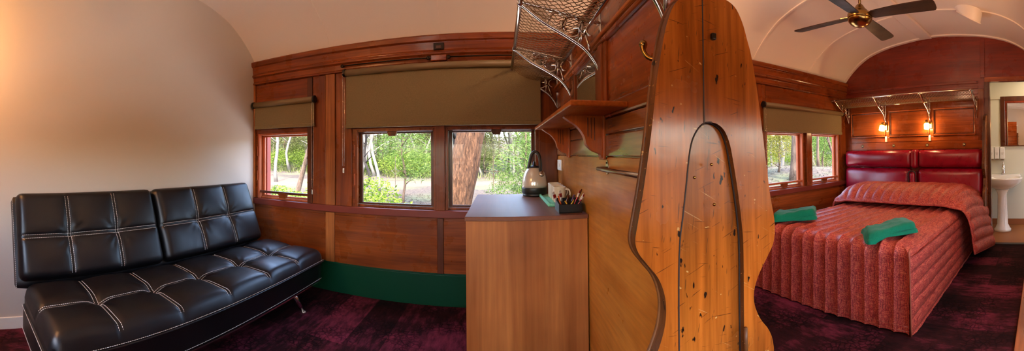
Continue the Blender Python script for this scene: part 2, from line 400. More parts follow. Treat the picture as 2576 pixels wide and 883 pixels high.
# windows --------------------------------------------------------------
WLAB = []
for i, (x0, x1) in enumerate(WINS):
    fr = MB()
    fr.box(x0, x0+.022, YF-.004, YF+.10, ZS, ZH); fr.box(x1-.022, x1, YF-.004, YF+.10, ZS, ZH)
    fr.box(x0+.022, x1-.022, YF-.003, YF+.10, ZH-.018, ZH); fr.box(x0+.022, x1-.022, YF+.03, YF+.10, ZS, ZS+.018)
    w = S(fr.build('window_%d' % (i+1), cedarV if i in (1, 2) else jamb, bevel=.003))
    s = MB(); a, b, z0, z1, yy = x0+.024, x1-.024, ZS+.02, ZH-.02, YF+.045
    s.box(a, a+.028, yy, yy+.022, z0, z1); s.box(b-.028, b, yy, yy+.022, z0, z1); s.box(a+.028, b-.028, yy+.001, yy+.022, z1-.016, z1); s.box(a+.028, b-.028, yy+.001, yy+.022, z0, z0+.016)
    s.build('sash', jamb if i != 1 and i != 2 else darkw, w, .002)
    if i == 0: MB().box(x0-.01, x0+.042, YF+.10, YF+.16, ZS-.1, ZH+.1).build('outer_board', redpaint, w, .003)
    MB().box(a+.02, b-.02, yy+.009, yy+.013, z0+.01, z1-.01).build('glass_pane', glassm, w)
    xc = (x0+x1)/2
    if i in (0, 3, 4):       # lowered sash rail with a finger tab
        lr = MB().box(x0+.02, x1-.02, YF+.006, YF+.03, .822, .846).build('lifting_rail', darkw if i == 0 else jamb, w, .004)
        MB().prism([(-.05, .83), (.05, .83), (.036, .785), (-.036, .785)], lambda u, v, q: (xc-.02+u, YF+q, v), -.004, .03).build('finger_tab', cedarV, lr, .004)
    else:
        lr = MB().box(x0+.02, x1-.02, YF+.006, YF+.036, 1.405, 1.43).build('lifting_rail', darkw, w, .004)
        xq = xc-.02 if i == 1 else xc+.04
        MB().prism([(-.042, 1.41), (.042, 1.41), (.03, 1.372), (-.03, 1.372)], lambda u, v, q: (xq+u, YF+q, v), .0, .034).build('finger_tab', darkw, lr, .004)
        st = MB(); cx, cz, y = (-.885 if i == 1 else -.062), 1.075, yy+.008   # etched star on the glass
        st.box(cx-.002, cx+.002, y-.0015, y, cz-.13, cz+.13); st.box(cx-.075, cx+.075, y-.0015, y, cz-.002, cz+.002)
        for sx in (-1, 1):
            for sz in (-1, 1):
                pts = [(cx+sx*(.036-.032*cos(q)), y-.001, cz+sz*(.036-.032*sin(q))) for q in [j*pi/2/6 for j in range(7)]]
                st.tube(pts, .0014, 4)
        st.build('etched_star', whitepl, w)
    for zz in (.95, 1.2):
        MB().box(x0-.004, x0+.004, YF-.012, YF+.002, zz, zz+.10).build('stop_bead', steel if i > 2 else jamb, w, .001)

# curtain rods under the cornice
for (x0, x1, lab) in ((-1.335, -.565, 'dark metal rod under the cornice above the left part of the wide blind'), (-.41, .34, 'dark metal rod under the cornice, right of the wooden block')):
    r = thing('curtain_rod', lab, 'rod', (x0, YF-.05, 1.99), 'curtain rods under the cornice')
    MB().tube([(x0, YF-.06, 1.988), (x1, YF-.06, 1.988)], .006, 8).build('rod', iron, r)
    for x in (x0+.005, x1-.005): MB().lathe([(.010, -.004), (.016, 0), (.016, .006), (.008, .010), (.008, .03)], (x, YF-.062, 1.988), 12, M=Matrix.Rotation(R(-90), 3, 'X')).build('rod_end', iron, r)
tag(MB().box(-.555, -.425, YF-.048, YF-.02, 1.966, 2.014).build('wooden_block', cedarY, bevel=.006), 'small pale wooden block between the two curtain rods', 'block')
b = thing('socket_recess', 'small dark recessed metal bracket in the cornice above the wooden block', 'bracket', (-.487, YF-.045, 2.05))
MB().box(-.53, -.445, YF-.052, YF-.03, 2.053, 2.108).build('backplate', iron, b, .003)
MB().box(-.51, -.465, YF-.058, YF-.05, 2.06, 2.085).build('lug', darkw, b, .003)

# roller blinds --------------------------------------------------------
def blind(x0, x1, zt, zb, lab, chain_x, side, zchain):
    t = thing('roller_blind', lab, 'blind', (x0, YF-.05, zt))
    MB().tube([(x0, YF-.055, zt-.028), (x1, YF-.055, zt-.028)], .028, 20).build('roller', blindroll, t)
    c = MB().grid([[(x0+.008+(x1-x0-.016)*u/1, YF-.0440+.003*sin(u*9), z) for z in (zt-.03, (zt+zb)/2, zb)] for u in [q/24 for q in range(25)]], 0)
    c.grid([[(x0+.008+(x1-x0-.016)*u/1, YF-.0430+.003*sin(u*9), z) for z in (zt-.03, (zt+zb)/2, zb)] for u in [q/24 for q in range(25)]], 0, True, True)
    c.build('cloth', blindm, t)
    MB().box(x0+.006, x1-.006, YF-.052, YF-.035, zb-.030, zb+.002).build('bottom_bar', blindm, t, .004)
    for x in (x0, x1):
        MB().prism([(.034*cos(q), .034*sin(q)) for q in [j*2*pi/20 for j in range(20)]], lambda a, b, q: (x+q, YF-.055+a, zt-.028+b), -.008, .010).build('end_bracket', blackpl, t, .003)
    if side:
        ch = MB()
        for dx in (-.006, .010):
            n = int((zt-.04-zchain)/.012)
            for j in range(n):
                z = zt-.04-j*.012; ch.lathe([(.0005, -.0032), (.0032, 0), (.0005, .0032)], (chain_x+dx+.004*sin(j*.05), YF-.07, z), 6)
            ch.tube([(chain_x+dx+.004*sin(j*.05*4), YF-.07, zt-.04-j*.048) for j in range(int(n/4)+1)], .0009, 4)
        ch.build('pull_chain', nickel, t)
        MB().box(chain_x-.004, chain_x+.012, YF-.076, YF-.066, zchain-.045, zchain+.0).build('chain_weight', nickel, t, .003)
blind(-2.345, -1.618, 1.750, 1.505, 'small olive brown roller blind over the narrow window in the sofa corner', -1.632, 1, .90)
blind(-1.31, .325, 1.952, 1.475, 'wide olive brown roller blind over the two middle windows', -1.318, 1, 1.10)
blind(2.58, 4.12, 1.745, 1.455, 'olive brown roller blind over the window beside the bed', 2.592, 1, 1.05)

# right end wall with bathroom doorway -----------------------------------
YD0, YD1, ZD = -.12, .666, 2.03
mb = MB()
poly = [(YD1, 0), (YF+.1, 0), (YF+.1, 2.2)] + [(y, z+.03) for y, z in ARCHP[::-1]] + [(YN, 2.2), (YN, 0), (YD0, 0), (YD0, ZD), (YD1, ZD)]
mb.prism(poly, lambda a, b, t: (t, a, b), XR, XR+.06)
wr = S(mb.build('wall_right', mahog))
def hb(name, y0, y1, z0, z1, d, m=cedarY, bev=.003, d0=0): return MB().box(XR-d, XR-d0, y0, y1, z0, z1).build(name, m, wr, bev)
hb('door_casing', .666, .718, 0, 2.029, .022, darkw); hb('door_casing', -.17, -.12, 0, 2.029, .022, cedarV); hb('door_head', -.17, .718, 2.03, 2.085, .022, cedarY)
hb('door_jamb', .655, .672, 0, 2.03, .012, darkw); MB().box(XR, XR+.06, .655, .668, 0, 2.03).build('door_lining', darkw, wr, .002)
hb('joint_strip', .712, .770, 2.086, 2.575, .010, mahog)
hb('high_rail', .80, 2.73, 2.02, 2.052, .016, mahog); hb('high_rail', .80, 2.73, 1.955, 1.985, .014, mahog); hb('high_rail', .80, 2.73, 1.885, 1.905, .012, mahog)
for y in (.815, 2.71): hb('rail_bolt', y-.006, y+.006, 2.03, 2.042, .02, iron, .002)
hb('panel_field', .74, 2.745, 1.20, 1.88, .006, cedarY)
for (a, b) in ((.855, 1.385), (1.470, 2.020), (2.105, 2.622)):
    z0, z1 = 1.392, 1.712
    p = MB()
    for (y0, y1, q0, q1) in ((a-.02, b+.02, z1, z1+.022), (a-.02, b+.02, z0-.022, z0), (a-.02, a, z0, z1), (b, b+.02, z0, z1)):
        p.box(XR-.026, XR-.004, y0, y1, q0, q1)
    pf = p.build('panel_moulding', cedarY, wr, .008, 3)
    i2 = MB()
    for (y0, y1, q0, q1) in ((a, b, z1-.012, z1), (a, b, z0, z0+.012), (a, a+.012, z0+.012, z1-.012), (b-.012, b, z0+.012, z1-.012)):
        i2.box(XR-.016, XR-.004, y0, y1, q0, q1)
    i2.build('inner_bead', darkw, pf, .004)
hb('middle_rail', .80, 2.64, 1.306, 1.366, .012); hb('number_rail', .745, 2.64, 1.200, 1.298, .014, cedarY)
hb('stile', 2.64, 2.745, 1.19, 1.955, .012, cedarV); hb('stile', .735, .80, 1.19, 1.95, .010, cedarV)
# number discs 53..56
def text_mesh(s, size):
    cu = bpy.data.curves.new('t', 'FONT'); cu.body = s; cu.size = size; cu.align_x = 'CENTER'; cu.align_y = 'CENTER'; cu.extrude = .0006; cu.offset = size*.025
    o = bpy.data.objects.new('t', cu); COL.objects.link(o)
    dg = bpy.context.evaluated_depsgraph_get(); me = bpy.data.meshes.new_from_object(o.evaluated_get(dg))
    bpy.data.objects.remove(o); return me
for n, y in ((53, 2.452), (54, 1.967), (55, 1.484), (56, .990)):
    d = thing('number_disc', 'round black seat number disc reading %d above the red headboard' % n, 'number plate', (XR-.014, y, 1.254), 'seat number discs')
    MB().lathe([(.021, 0), (.021, .002), (.019, .003)], (XR-.014, y, 1.254), 24, M=Matrix.Rotation(R(-90), 3, 'Y')).build('disc', blackpl, d)
    me = text_mesh(str(n), .030); me.materials.clear(); me.materials.append(plain('cream_numerals', srgb(226, 206, 140), .4) if 'cream_numerals' not in MATS else MATS['cream_numerals'])
    o = bpy.data.objects.new('numerals', me); COL.objects.link(o); o.parent = d
    o.matrix_basis = Matrix.Translation((-.0036, 0, 0)) @ Matrix(((0, 0, -1, 0), (-1, 0, 0, 0), (0, 1, 0, 0), (0, 0, 0, 1)))
for y, lab in ((2.075, 'narrow white wall switch under the left bedside lamp'), (1.446, 'narrow white wall switch under the right bedside lamp')):
    s = thing('light_switch', lab, 'switch', (XR-.012, y, 1.345))
    MB().box(XR-.024, XR-.012, y-.016, y+.016, 1.306, 1.384).build('plate', whitepl, s, .003)
    MB().box(XR-.028, XR-.023, y-.006, y+.006, 1.335, 1.355).build('rocker', whitepl, s, .002)
# wall lamps
for i, (y, lab, tilt) in enumerate(((2.083, 'lit frosted glass wall lamp on the left, tilted, under the rack', .22), (1.440, 'lit frosted glass wall lamp on the right, upright, under the rack', .02))):
    z = 1.515; w = thing('wall_lamp', lab, 'lamp', (XR-.012, y-.012, z), 'lit bedside wall lamps')
    MB().box(XR-.034, XR-.012, y-.034, y+.004, z-.05, z+.045).build('backplate', brass, w, .006)
    M = Matrix.Rotation(tilt, 3, 'X') @ Matrix.Rotation(R(0), 3, 'Y')
    c = Vector((XR-.088, y+.022, z-.02))
    MB().tube([(XR-.03, y-.01, z+.01), (XR-.06, y+.0, z+.03), c+Vector((0, 0, .05))], .006, 8).build('arm', brass, w)
    MB().lathe([(.016, .035), (.018, .036), (.018, .078), (.015, .082)], c, 20, M=M).build('lamp_holder', brass, w)
    MB().lathe([(.022, -.040), (.031, -.036), (.033, -.030), (.033, .026), (.028, .036), (.018, .040)], c, 24, M=M).build('glass_shade', bulbm, w)

# ------------------------------------------------------------------ luggage racks
def ring(c, r, f, a0=0, a1=2*pi, n=16): return [f(c[0]+r*cos(a0+(a1-a0)*i/n), c[1]+r*sin(a0+(a1-a0)*i/n)) for i in range(n+1)]
def bracket(f, root):
    """f(a, z) -> world point, a = distance out from the wall"""
    A = .37
    mb = MB(); wr_ = .006
    up = lambda a: 1.806+.078*(a/A)
    lowp = catmull([(A, 1.878, 0), (.27, 1.800, 0), (.17, 1.745, 0), (.085, 1.692, 0), (.035, 1.635, 0), (.012, 1.590, 0)], 6)
    mb.tube([f(.006, 1.585), f(.006, 1.86)], .0095, 8)
    mb.tube([f(a, up(a)) for a in [A*i/10 for i in range(11)]], .0095, 8)
    mb.tube([f(p.x, p.y) for p in lowp], .0085, 8)
    mb.tube(ring((.045, 1.775), .028, f, -pi/2, pi/2, 10), .005, 6)
    fr = mb.build('bracket_frame', nickel, root)
    low = lambda a: interp(sorted([(p.x, p.y) for p in lowp]), a)
    pl = MB(); n = 8                       # solid web near the tip
    for s_ in (-.002, .002):
        pass
    poly = [(a, up(a)) for a in (.345, .30, .262)] + [(.245, .5*(up(.245)+low(.245)))] + [(a, low(a)) for a in (.262, .30, .345)]
    off = (f(0, 0)-f(0, 0)); side = (f(1, 0)-f(0, 0)).cross(f(0, 1)-f(0, 0)).normalized()
    pl.prism(poly, lambda a, z, q: f(a, z)+side*q, -.004, .004)
    pl.build('web_plate', nickel, fr)
    L = MB()
    c = (.205, .5*(up(.205)+low(.205))); r = .5*(up(.205)-low(.205))-.006
    L.tube(ring(c, r, f), .0056, 6); L.tube([f(c[0]-r*.2, c[1]-r*.2), f(c[0]-r*1.1, c[1]-r*1.05)], .0056, 6)
    c = (.140, .5*(up(.14)+low(.14))); r = .5*(up(.14)-low(.14))-.008
    L.tube(ring(c, r, f, pi-R(40), pi-R(320), 16), .0056, 6) ; L.tube([f(c[0]-r*.77, c[1]-r*.64), f(c[0]-r*.77, c[1]), f(c[0]-r*.1, c[1])], .0056, 6)
    zt, zb = up(.075)-.006, low(.075)+.004; h = zt-zb
    L.tube([f(.098, zb+.012), f(.092, zt)], .0056, 6)
    L.tube([f(.092, zt)]+ring((.074, zt-h*.24), h*.24, f, pi/2, -pi/2, 8)[0:]+[f(.094, zt-h*.48)], .0056, 6)
    L.tube([f(.080, zt-h*.48), f(.052, zb-.010)], .0056, 6)
    L.build('cast_letters', nickel, fr)
    Mx = Matrix.Rotation(R(90), 3, 'X') if abs(f(1, 0).y-f(0, 0).y) < .1 else Matrix.Rotation(R(90), 3, 'Y')
    MB().lathe([(.006, -.013), (.014, -.010), (.015, 0), (.014, .010), (.006, .013)], f(A, 1.879), 12, M=Mx).build('rail_ferrule', chrome, fr)
    MB().ball(f(.006, 1.585), .009, 6).build('bracket_knob', chrome, fr)
    MB().ball(f(.006, 1.83), .009, 6).build('bracket_knob', chrome, fr)
def rack(name, lab, g, L0, L1, stations, wx, sgn, spare=0):
    root = thing(name, lab, 'luggage rack', (wx, L0, 1.6), 'luggage racks with nets')
    P = lambda a, s, z: Vector((wx+sgn*a, s, z))
    ov = .02
    MB().tube([P(.37, L0-ov, 1.880), P(.37, L1+ov, 1.880)], .0105, 12).build('front_rail', nickel, root)
    MB().tube([P(.05, L0-ov, 1.812), P(.05, L1+ov, 1.812)], .0105, 12).build('wall_rail', nickel, root)
    for s in stations:
        bracket(lambda a, z, s=s: P(a, s, z), root)
    net = MB(); pit = .036; n = int((L1-L0+.32)/pit); zz = lambda a: 1.812+.068*((a-.05)/.32)-.045*sin(pi*(a-.05)/.32)
    for d in (-1, 1):
        for i in range(n):
            s0 = L0-.32+i*pit if d > 0 else L0+i*pit
            pts = []
            for j in range(15):
                a = .05+.32*j/14; s = s0+d*.32*(j/14) + .004*sin(j*pi)
                s += .0055*(1 if j % 2 else -1)
                if L0+.004 <= s <= L1-.004: pts.append(P(a, s, zz(a)))
            if len(pts) > 1: net.tube(pts, .0019, 4, cap=False)
    net.build('net', rope, root)
    return root
rack('luggage_rack', 'nickel luggage rack with netting above the shelf on the wooden partition', '', .80, 2.73, (.86, 1.505, 2.165, 2.72), .46, -1)
rack('luggage_rack', 'nickel luggage rack with netting above the bed and wall lamps', '', .80, 2.70, (.818, 1.440, 2.080, 2.672), XR-.012, -1)

# ------------------------------------------------------------------ partition between the two halves
XB, XB2, YP = .46, .53, .72
pt = MB().box(XB, XB2, YP+.05, YF-.03, 0, 1.95)
pt = S(pt.build('wall_partition', cedarY, bevel=.004))
def pb(name, y0, y1, z0, z1, d, m, bev=.003): return MB().box(XB-d, XB, y0, y1, z0, z1).build(name, m, pt, bev)
pb('plywood_sheet', .78, 2.715, 0, 1.198, .008, ply, .002)
pb('plank', .78, 2.715, 1.204, 1.292, .014, board); pb('plank', .78, 2.715, 1.298, 1.362, .014, board)
pb('shelf_rail', .78, 2.715, 1.366, 1.428, .020, cedarY, .008)
pb('panel_sheet', .80, 1.41, 1.42, 1.71, .004, cedarY); pb('panel_sheet', 2.05, 2.72, 1.42, 1.71, .004, cedarY)
pb('stile', 1.405, 1.565, 1.428, 1.70, .016, cedarV, .004); pb('stile', 1.44, 1.50, 1.428, 1.70, .026, cedarV, .008); pb('stile', 2.045, 2.19, 1.428, 1.70, .016, cedarV, .004)
pb('moulding', .78, 2.72, 1.700, 1.722, .026, cedarY, .008); pb('moulding', .78, 2.72, 1.726, 1.742, .034, honey, .006)
pb('moulding', .78, 2.72, 1.935, 1.955, .02, cedarY, .006); pb('upper_board', .78, 2.72, 1.745, 1.93, .006, cedarY)
m = thing('wall_mirror', 'small rectangular mirror in the partition above the shelf', 'mirror', (XB, 1.80, 1.43))
MB().box(XB-.006, XB, 1.575, 2.035, 1.432, 1.690).build('mirror_glass', mirrorm, m)
fm = MB()
for (a, b, c, d) in ((1.565, 2.045, 1.428, 1.440), (1.565, 2.045, 1.688, 1.70), (1.565, 1.577, 1.44, 1.688), (2.033, 2.045, 1.44, 1.688)): fm.box(XB-.014, XB, a, b, c, d)
fm.build('mirror_frame', cedarV, m, .003)
# shelf
s = thing('wall_shelf', 'honey coloured wooden shelf on two scrolled brackets on the partition', 'shelf', (XB, 1.8, 1.38))
MB().box(.232, XB-.020, 1.13, 2.33, 1.378, 1.398).build('shelf_board', honey, s, .005, 3)
prof = catmull([(0, 0, 0), (.165, 0, 0), (.160, -.018, 0), (.120, -.045, 0), (.090, -.085, 0), (.078, -.125, 0), (.050, -.152, 0), (.020, -.165, 0), (.012, -.182, 0), (0, -.184, 0)], 5)
prof = [(p.x, p.y) for p in prof]
for y in (1.455, 2.22):
    bk = MB().prism(prof, lambda a, b, q: (XB-.016-a, y+q, 1.378+b), -.02, .02, smooth=False).build('shelf_bracket', honeyV, s, .004)
    MB().box(XB-.026, XB-.012, y-.034, y+.034, 1.188, 1.378).build('backplate', honeyV, bk, .004)
    gr = MB()
    for q in (.045, .06, .075): gr.box(XB-.016-q, XB-.016-q+.003, y-.0215, y-.0195, 1.25+q*.5, 1.37)
    gr.build('groove', darkw, bk)
# towel rail
s = thing('towel_rail', 'steel towel rail on the partition below the shelf', 'towel rail', (XB, 1.4, 1.15))
MB().tube([(.400, 1.385, 1.152), (.398, 1.30, 1.151), (.398, .80, 1.148)], .0085, 12).build('rail', steel, s)
for y in (1.415, .83):
    p = MB().prism([(.018*cos(q), .030*sin(q)) for q in [j*2*pi/24 for j in range(24)]], lambda a, b, q: (XB-.008-q, y+a, 1.155+b), 0, .004).build('mount_plate', steel, s, .001)
    MB().tube([(XB-.010, y-.005, 1.152), (.43, y-.012, 1.152), (.404, y-.03, 1.152)], .0075, 10).build('mount_arm', steel, p)
    for dz in (-.019, .019): MB().ball((XB-.013, y, 1.155+dz), .004, 5).build('screw', iron, p)
# hook
s = thing('coat_hook', 'curved dark brass coat hook on the upper partition panel', 'hook', (XB, .90, 1.50))
MB().tube(catmull([(XB, .84, 1.478, ), (.43, .855, 1.476), (.405, .875, 1.482), (.393, .885, 1.502), (.394, .890, 1.520)], 6), [.0065]*19+[.007, .008, .009, .010, .0105, .010][:6], 12).build('hook_arm', brass, s)
MB().ball((.394, .891, 1.524), .0125, 8).build('knob', brass, s)
MB().lathe([(.02, 0), (.02, .004), (.012, .008)], (XB, .838, 1.478), 16, M=Matrix.Rotation(R(-90), 3, 'Y')).build('backplate', brass, s)
# switch on the partition
s = thing('light_switch', 'white rocker switch on the plywood partition above the kettle', 'switch', (XB-.01, 2.58, 1.13))
MB().box(XB-.020, XB-.008, 2.50, 2.67, 1.088, 1.168).build('plate', whitepl, s, .004)
MB().box(XB-.024, XB-.019, 2.57, 2.60, 1.115, 1.140).build('rocker', whitepl, s, .002)

# ------------------------------------------------------------------ scrolled seat end panels
def mirrored(Ls): return Ls
RT = [(.480, 1.612), (.540, 1.620), (.585, 1.608), (.612, 1.572), (.630, 1.525), (.645, 1.480), (.665, 1.385), (.686, 1.250), (.708, 1.100), (.722, 1.035), (.728, .990), (.720, .945), (.694, .910), (.660, .868),
      (.642, .828), (.643, .788), (.664, .742), (.697, .698), (.714, .650), (.716, .560), (.716, .02)]
LT = [(.460, 1.610), (.425, 1.596), (.398, 1.566), (.380, 1.520), (.368, 1.470), (.352, 1.385), (.336, 1.262), (.316, 1.140), (.300, 1.060), (.293, 1.020), (.300, .992), (.322, .962), (.350, .925), (.366, .880),
      (.368, .836), (.358, .790), (.335, .740), (.305, .700), (.290, .650), (.288, .560), (.288, .02)]
sm = lambda L: [(p.x, p.y) for p in catmull([(a, b, 0) for a, b in L], 4)]
def end_panel(lab, fx, y0, th, name='seat_end_panel', full=True):
    g = thing(name, lab, 'seat end', (fx(.5), y0, 0))
    f = lambda a, b, q: (fx(a), y0+q, b)
    lip = MB().tube([f(a+.001, b, th-.006) for a, b in sm(LT)], .0055, 6)
    if full:
        IA = [(.402, .02), (.403, .744), (.407, .973), (.418, 1.06), (.428, 1.13), (.441, 1.222), (.456, 1.262), (.478, 1.286), (.501, 1.292), (.524, 1.288), (.546, 1.272), (.562, 1.240), (.572, 1.200), (.588, 1.111), (.600, 1.024), (.605, .94), (.603, .70), (.602, .02)]
        ia = sm(IA)
        out = sm(RT) + ia[::-1] + sm(LT)[::-1]          # board with an arched opening down to the floor
        MB().prism(out, f, 0, .020, 0, True, 1).build('board', [endw, edgew], g, .004, 3)
        MB().prism(sm(RT)+sm(LT)[::-1], f, .020, th, 0, True, 1).build('inset_panel', [endin, edgew], g, .003, 2)
        gv = MB().tube([f(a, b, .018) for a, b in ia], .0035, 6); gv.tube([f(a-.0015, b, -.0002) for a, b in ia[:len(ia)//2]], .0022, 6); gv.build('inset_groove', groove, g)
    else:
        MB().prism(sm(RT)+sm(LT)[::-1], f, 0, th, 0, True, 1).build('board', [endw, edgew], g, .006, 3)
    lip.build('edge_lip', edgew, g)
    if full:
        MB().box(fx(.4805), fx(.4835), y0-.0012, y0+.001, 1.29, 1.612).build('board_joint', groove, g)
        for (x, z) in ((.509, 1.505), (.500, 1.185), (.449, 1.155), (.507, 1.083)): MB().ball((fx(x), y0-.004, z), .0042, 5).build('screw', brass, g)
        MB().obox((fx(.509), y0-.008, 1.51), (.006, 0, 0), (0, .006, 0), (0, 0, .008)).build('nail_plate', iron, g, .002)
        MB().tube([f(.598, .745, -.012), f(.598, .700, -.012), f(.600, .66, -.010)], .006, 6).build('foot_bead', edgew, g)
    return g
end_panel('tall scarred wooden seat end panel at the end of the partition', lambda a: a, YP, .042)
# thin end panel beside the headboard, seen edge on
g = thing('seat_end_panel', 'dark wooden seat end edge between the red headboard and the bathroom door', 'seat end', (4.1, .70, 0))
o2 = [(4.25, 1.62), (4.17, 1.60), (4.13, 1.54)] + [(4.10, 1.40), (4.08, 1.25), (4.06, 1.10), (4.03, 1.02), (4.03, .96), (4.08, .90), (4.12, .84), (4.10, .74), (4.05, .68), (4.03, .58), (4.03, .02), (4.25, .02)]
MB().prism(o2, lambda a, b, q: (a, .69+q, b), 0, .035, 0, False, 1).build('board', [endw, edgew], g, .006, 3)

# ------------------------------------------------------------------ padded slabs
def padded(f, U, V, thick, Rr, puff, nu, nv, mi=0, skirt=3, mb=None):
    """closed pad; f(u, v, w) -> world"""
    mb = mb or MB(); P = []
    for i in range(nu+1):
        row = []
        for j in range(nv+1):
            u, v = U*i/nu, V*j/nv
            cu = min(max(u, Rr), U-Rr); cv = min(max(v, Rr), V-Rr)
            du, dv = u-cu, v-cv; d = sqrt(du*du+dv*dv)
            if d > Rr: du, dv = du*Rr/d, dv*Rr/d; d = Rr
            e = sqrt(max(0, 1-(d/Rr)**2))
            w = thick - min(Rr, thick)*(1-e) + puff(u, v)*(.25+.75*e if e > 0 else 0)*(1 if d < Rr else 0)
            row.append(f(cu+du, cv+dv, w))
        P.append(row)
    mb.grid(P, mi)
    loop = [(i, 0) for i in range(nu+1)] + [(nu, j) for j in range(1, nv+1)] + [(i, nv) for i in range(nu-1, -1, -1)] + [(0, j) for j in range(nv-1, 0, -1)]
    def bpos(i, j, w):
        u, v = U*i/nu, V*j/nv; cu = min(max(u, Rr), U-Rr); cv = min(max(v, Rr), V-Rr); du, dv = u-cu, v-cv; d = sqrt(du*du+dv*dv)
        if d > Rr: du, dv = du*Rr/d, dv*Rr/d
        return f(cu+du, cv+dv, w)
    z0 = thick-min(Rr, thick)
    rows = [[bpos(i, j, w) for i, j in loop] for w in ([z0, 0] if z0 > .002 else [z0, z0-.002])]
    vs = rows[0]+rows[1]; n = len(loop)
    mb.add(vs, [(k_, n+k_, n+(k_+1) % n, (k_+1) % n) for k_ in range(n)], mi, True)
    mb.add(rows[1], [tuple(range(n))], mi)
    return mb
def stitches(mb, pts, nrm, mi, dash=.0075, gap=.004, w=.0009, lift=.001):
    pts = [Vector(p) for p in pts]; acc = 0; i = 0; pos = 0
    L = [0]
    for a, b in zip(pts, pts[1:]): L.append(L[-1]+(b-a).length)
    def at(s):
        for q in range(len(L)-1):
            if s <= L[q+1]: 
                r = (s-L[q])/max(1e-9, L[q+1]-L[q]); return pts[q].lerp(pts[q+1], r)
        return pts[-1]
    # walk with moving pointer for speed
    s = 0; q = 0
    while s+dash < L[-1]:
        while q < len(L)-2 and L[q+1] < s: q += 1
        r = (s-L[q])/max(1e-9, L[q+1]-L[q]); a = pts[q].lerp(pts[q+1], min(1, r))
        q2 = q
        while q2 < len(L)-2 and L[q2+1] < s+dash: q2 += 1
        b = pts[q2].lerp(pts[q2+1], min(1, (s+dash-L[q2])/max(1e-9, L[q2+1]-L[q2])))
        n = nrm(a) if callable(nrm) else Vector(nrm)
        d = (b-a); dl = d.length
        if dl > 1e-5:
            d.normalize(); sd = d.cross(n).normalized(); n2 = sd.cross(d)
            mb.obox((a+b)/2+n*lift, d*dl/2, sd*w, n2*w, mi)
        s += dash+gap

def tuft(useams, vseams, U, V, H, depth, seed=0):
    """puffed panels between seams"""
    ub = [-.001]+useams+[U+.001]; vb = [-.001]+vseams+[V+.001]
    def g(x, bs):
        for a, b in zip(bs, bs[1:]):
            if x <= b:
                q = (x-a)/(b-a)*2-1; return 1-abs(q)**2.6, q
        return 0, 1
    def p(u, v):
        a, _ = g(u, ub); b, _ = g(v, vb)
        du = min(abs(u-s) for s in useams); dv = min(abs(v-s) for s in vseams)
        pinch = depth*math.exp(-(du*du+dv*dv)/.0030)
        wr_ = 0
        if seed:
            ang = atan2(dv+.002, du+.002); rr = sqrt(du*du+dv*dv)
            wr_ = .0035*sin(ang*11+seed+7*mnoise.noise(Vector((u*3, v*3, seed))))*math.exp(-((rr-.07)/.05)**2)
        seam = -.009*math.exp(-(du/.010)**2) - .009*math.exp(-(dv/.010)**2)
        return H*(a**.6)*(b**.6) - pinch + seam + wr_ + .004*mnoise.noise(Vector((u*5, v*5, seed+2)))
    return p

# ------------------------------------------------------------------ sofa
SO = thing('futon_sofa', 'black leatherette futon sofa with white stitching along the white wall', 'sofa', (-1.8, 1.42, 0))
bx = Vector((-.20, 0, .50)).normalized()      # up along the back
bn = Vector((.50, 0, .20)).normalized()       # out of the back
SY0, SY1 = .375, 2.47
def back_f(y0): return lambda u, v, w: Vector((-2.075, y0+u, .43)) + bx*v + bn*(w)
for (y0, y1, us) in ((SY0, 1.385, [.335, .675]), (1.400, 2.452, [.365, .705])):
    U, V = y1-y0, .545; pf = tuft(us, [.258], U, V, .018, .014, 3 if y0 < 1 else 8); f = back_f(y0)
    mb = padded(f, U, V, .075, .045, pf, 70, 40)
    for s_ in us:
        for d_ in (-.010, .010):
            stitches(mb, [f(s_+d_, V*q/60, .075+pf(s_+d_, V*q/60)-(.03*max(0, (abs(q/60-.5)-.42)/.08)**2)) for q in range(3, 58)], bn, 1)
    for d_ in (-.010, .010):
        stitches(mb, [f(U*q/80, .258+d_, .075+pf(U*q/80, .258+d_)-(.03*max(0, (abs(q/80-.5)-.455)/.045)**2)) for q in range(2, 79)], bn, 1)
    mb.build('back_cushion', [blackl, stitchm], SO)
# back shell (piped) behind the cushions
mb = padded(lambda u, v, w: Vector((-2.085, SY0-.015+u, .38)) + bx*v + bn*(w-.05), SY1-SY0+.01, .585, .085, .03, lambda u, v: 0, 20, 20)
f2 = lambda u, v, w: Vector((-2.085, SY0-.015+u, .38)) + bx*v + bn*(w-.05)
stitches(mb, [f2(.004, .01+.56*q/20, .062) for q in range(21)], (0, -1, 0), 1, lift=.003)
mb.build('back_shell', [blackl, stitchm], SO)
# seat cushion
sU, sV = 2.13, .63
us = [.345, .700, 1.045, 1.42, 1.765]; pf = tuft(us, [.325], sU, sV, .028, .020, 5)
sf = lambda u, v, w: Vector((-2.045+v*1.0, .395+u, .335+w-.06*max(0, v-.10)*.6))
mb = padded(sf, sU, sV, .095, .06, pf, 150, 46)
def edged(t, n): return .05*max(0, (abs(t/n-.5)-.42)/.08)**2
for s_ in us:
    for d_ in (-.010, .010):
        stitches(mb, [sf(s_+d_, sV*q/70, .096+pf(s_+d_, sV*q/70)-(.055*max(0, (q/70-.92)/.08)**2)) for q in range(6, 70)], (0.1, 0, 1), 1)
for d_ in (-.010, .010):
    stitches(mb, [sf(sU*q/200, .325+d_, .096+pf(sU*q/200, .325+d_)-(.05*max(0, (abs(q/200-.5)-.475)/.025)**2)) for q in range(2, 199)], (0, 0, 1), 1)
mb.tube([sf(.03+(sU-.06)*q/40, sV+.004, .022) for q in range(41)], .0065, 8)
stitches(mb, [sf(.03+(sU-.06)*q/40, sV+.006, .036) for q in range(41)], (1, 0, 0), 1, lift=.002)
mb.build('seat_cushion', [blackl, stitchm], SO)
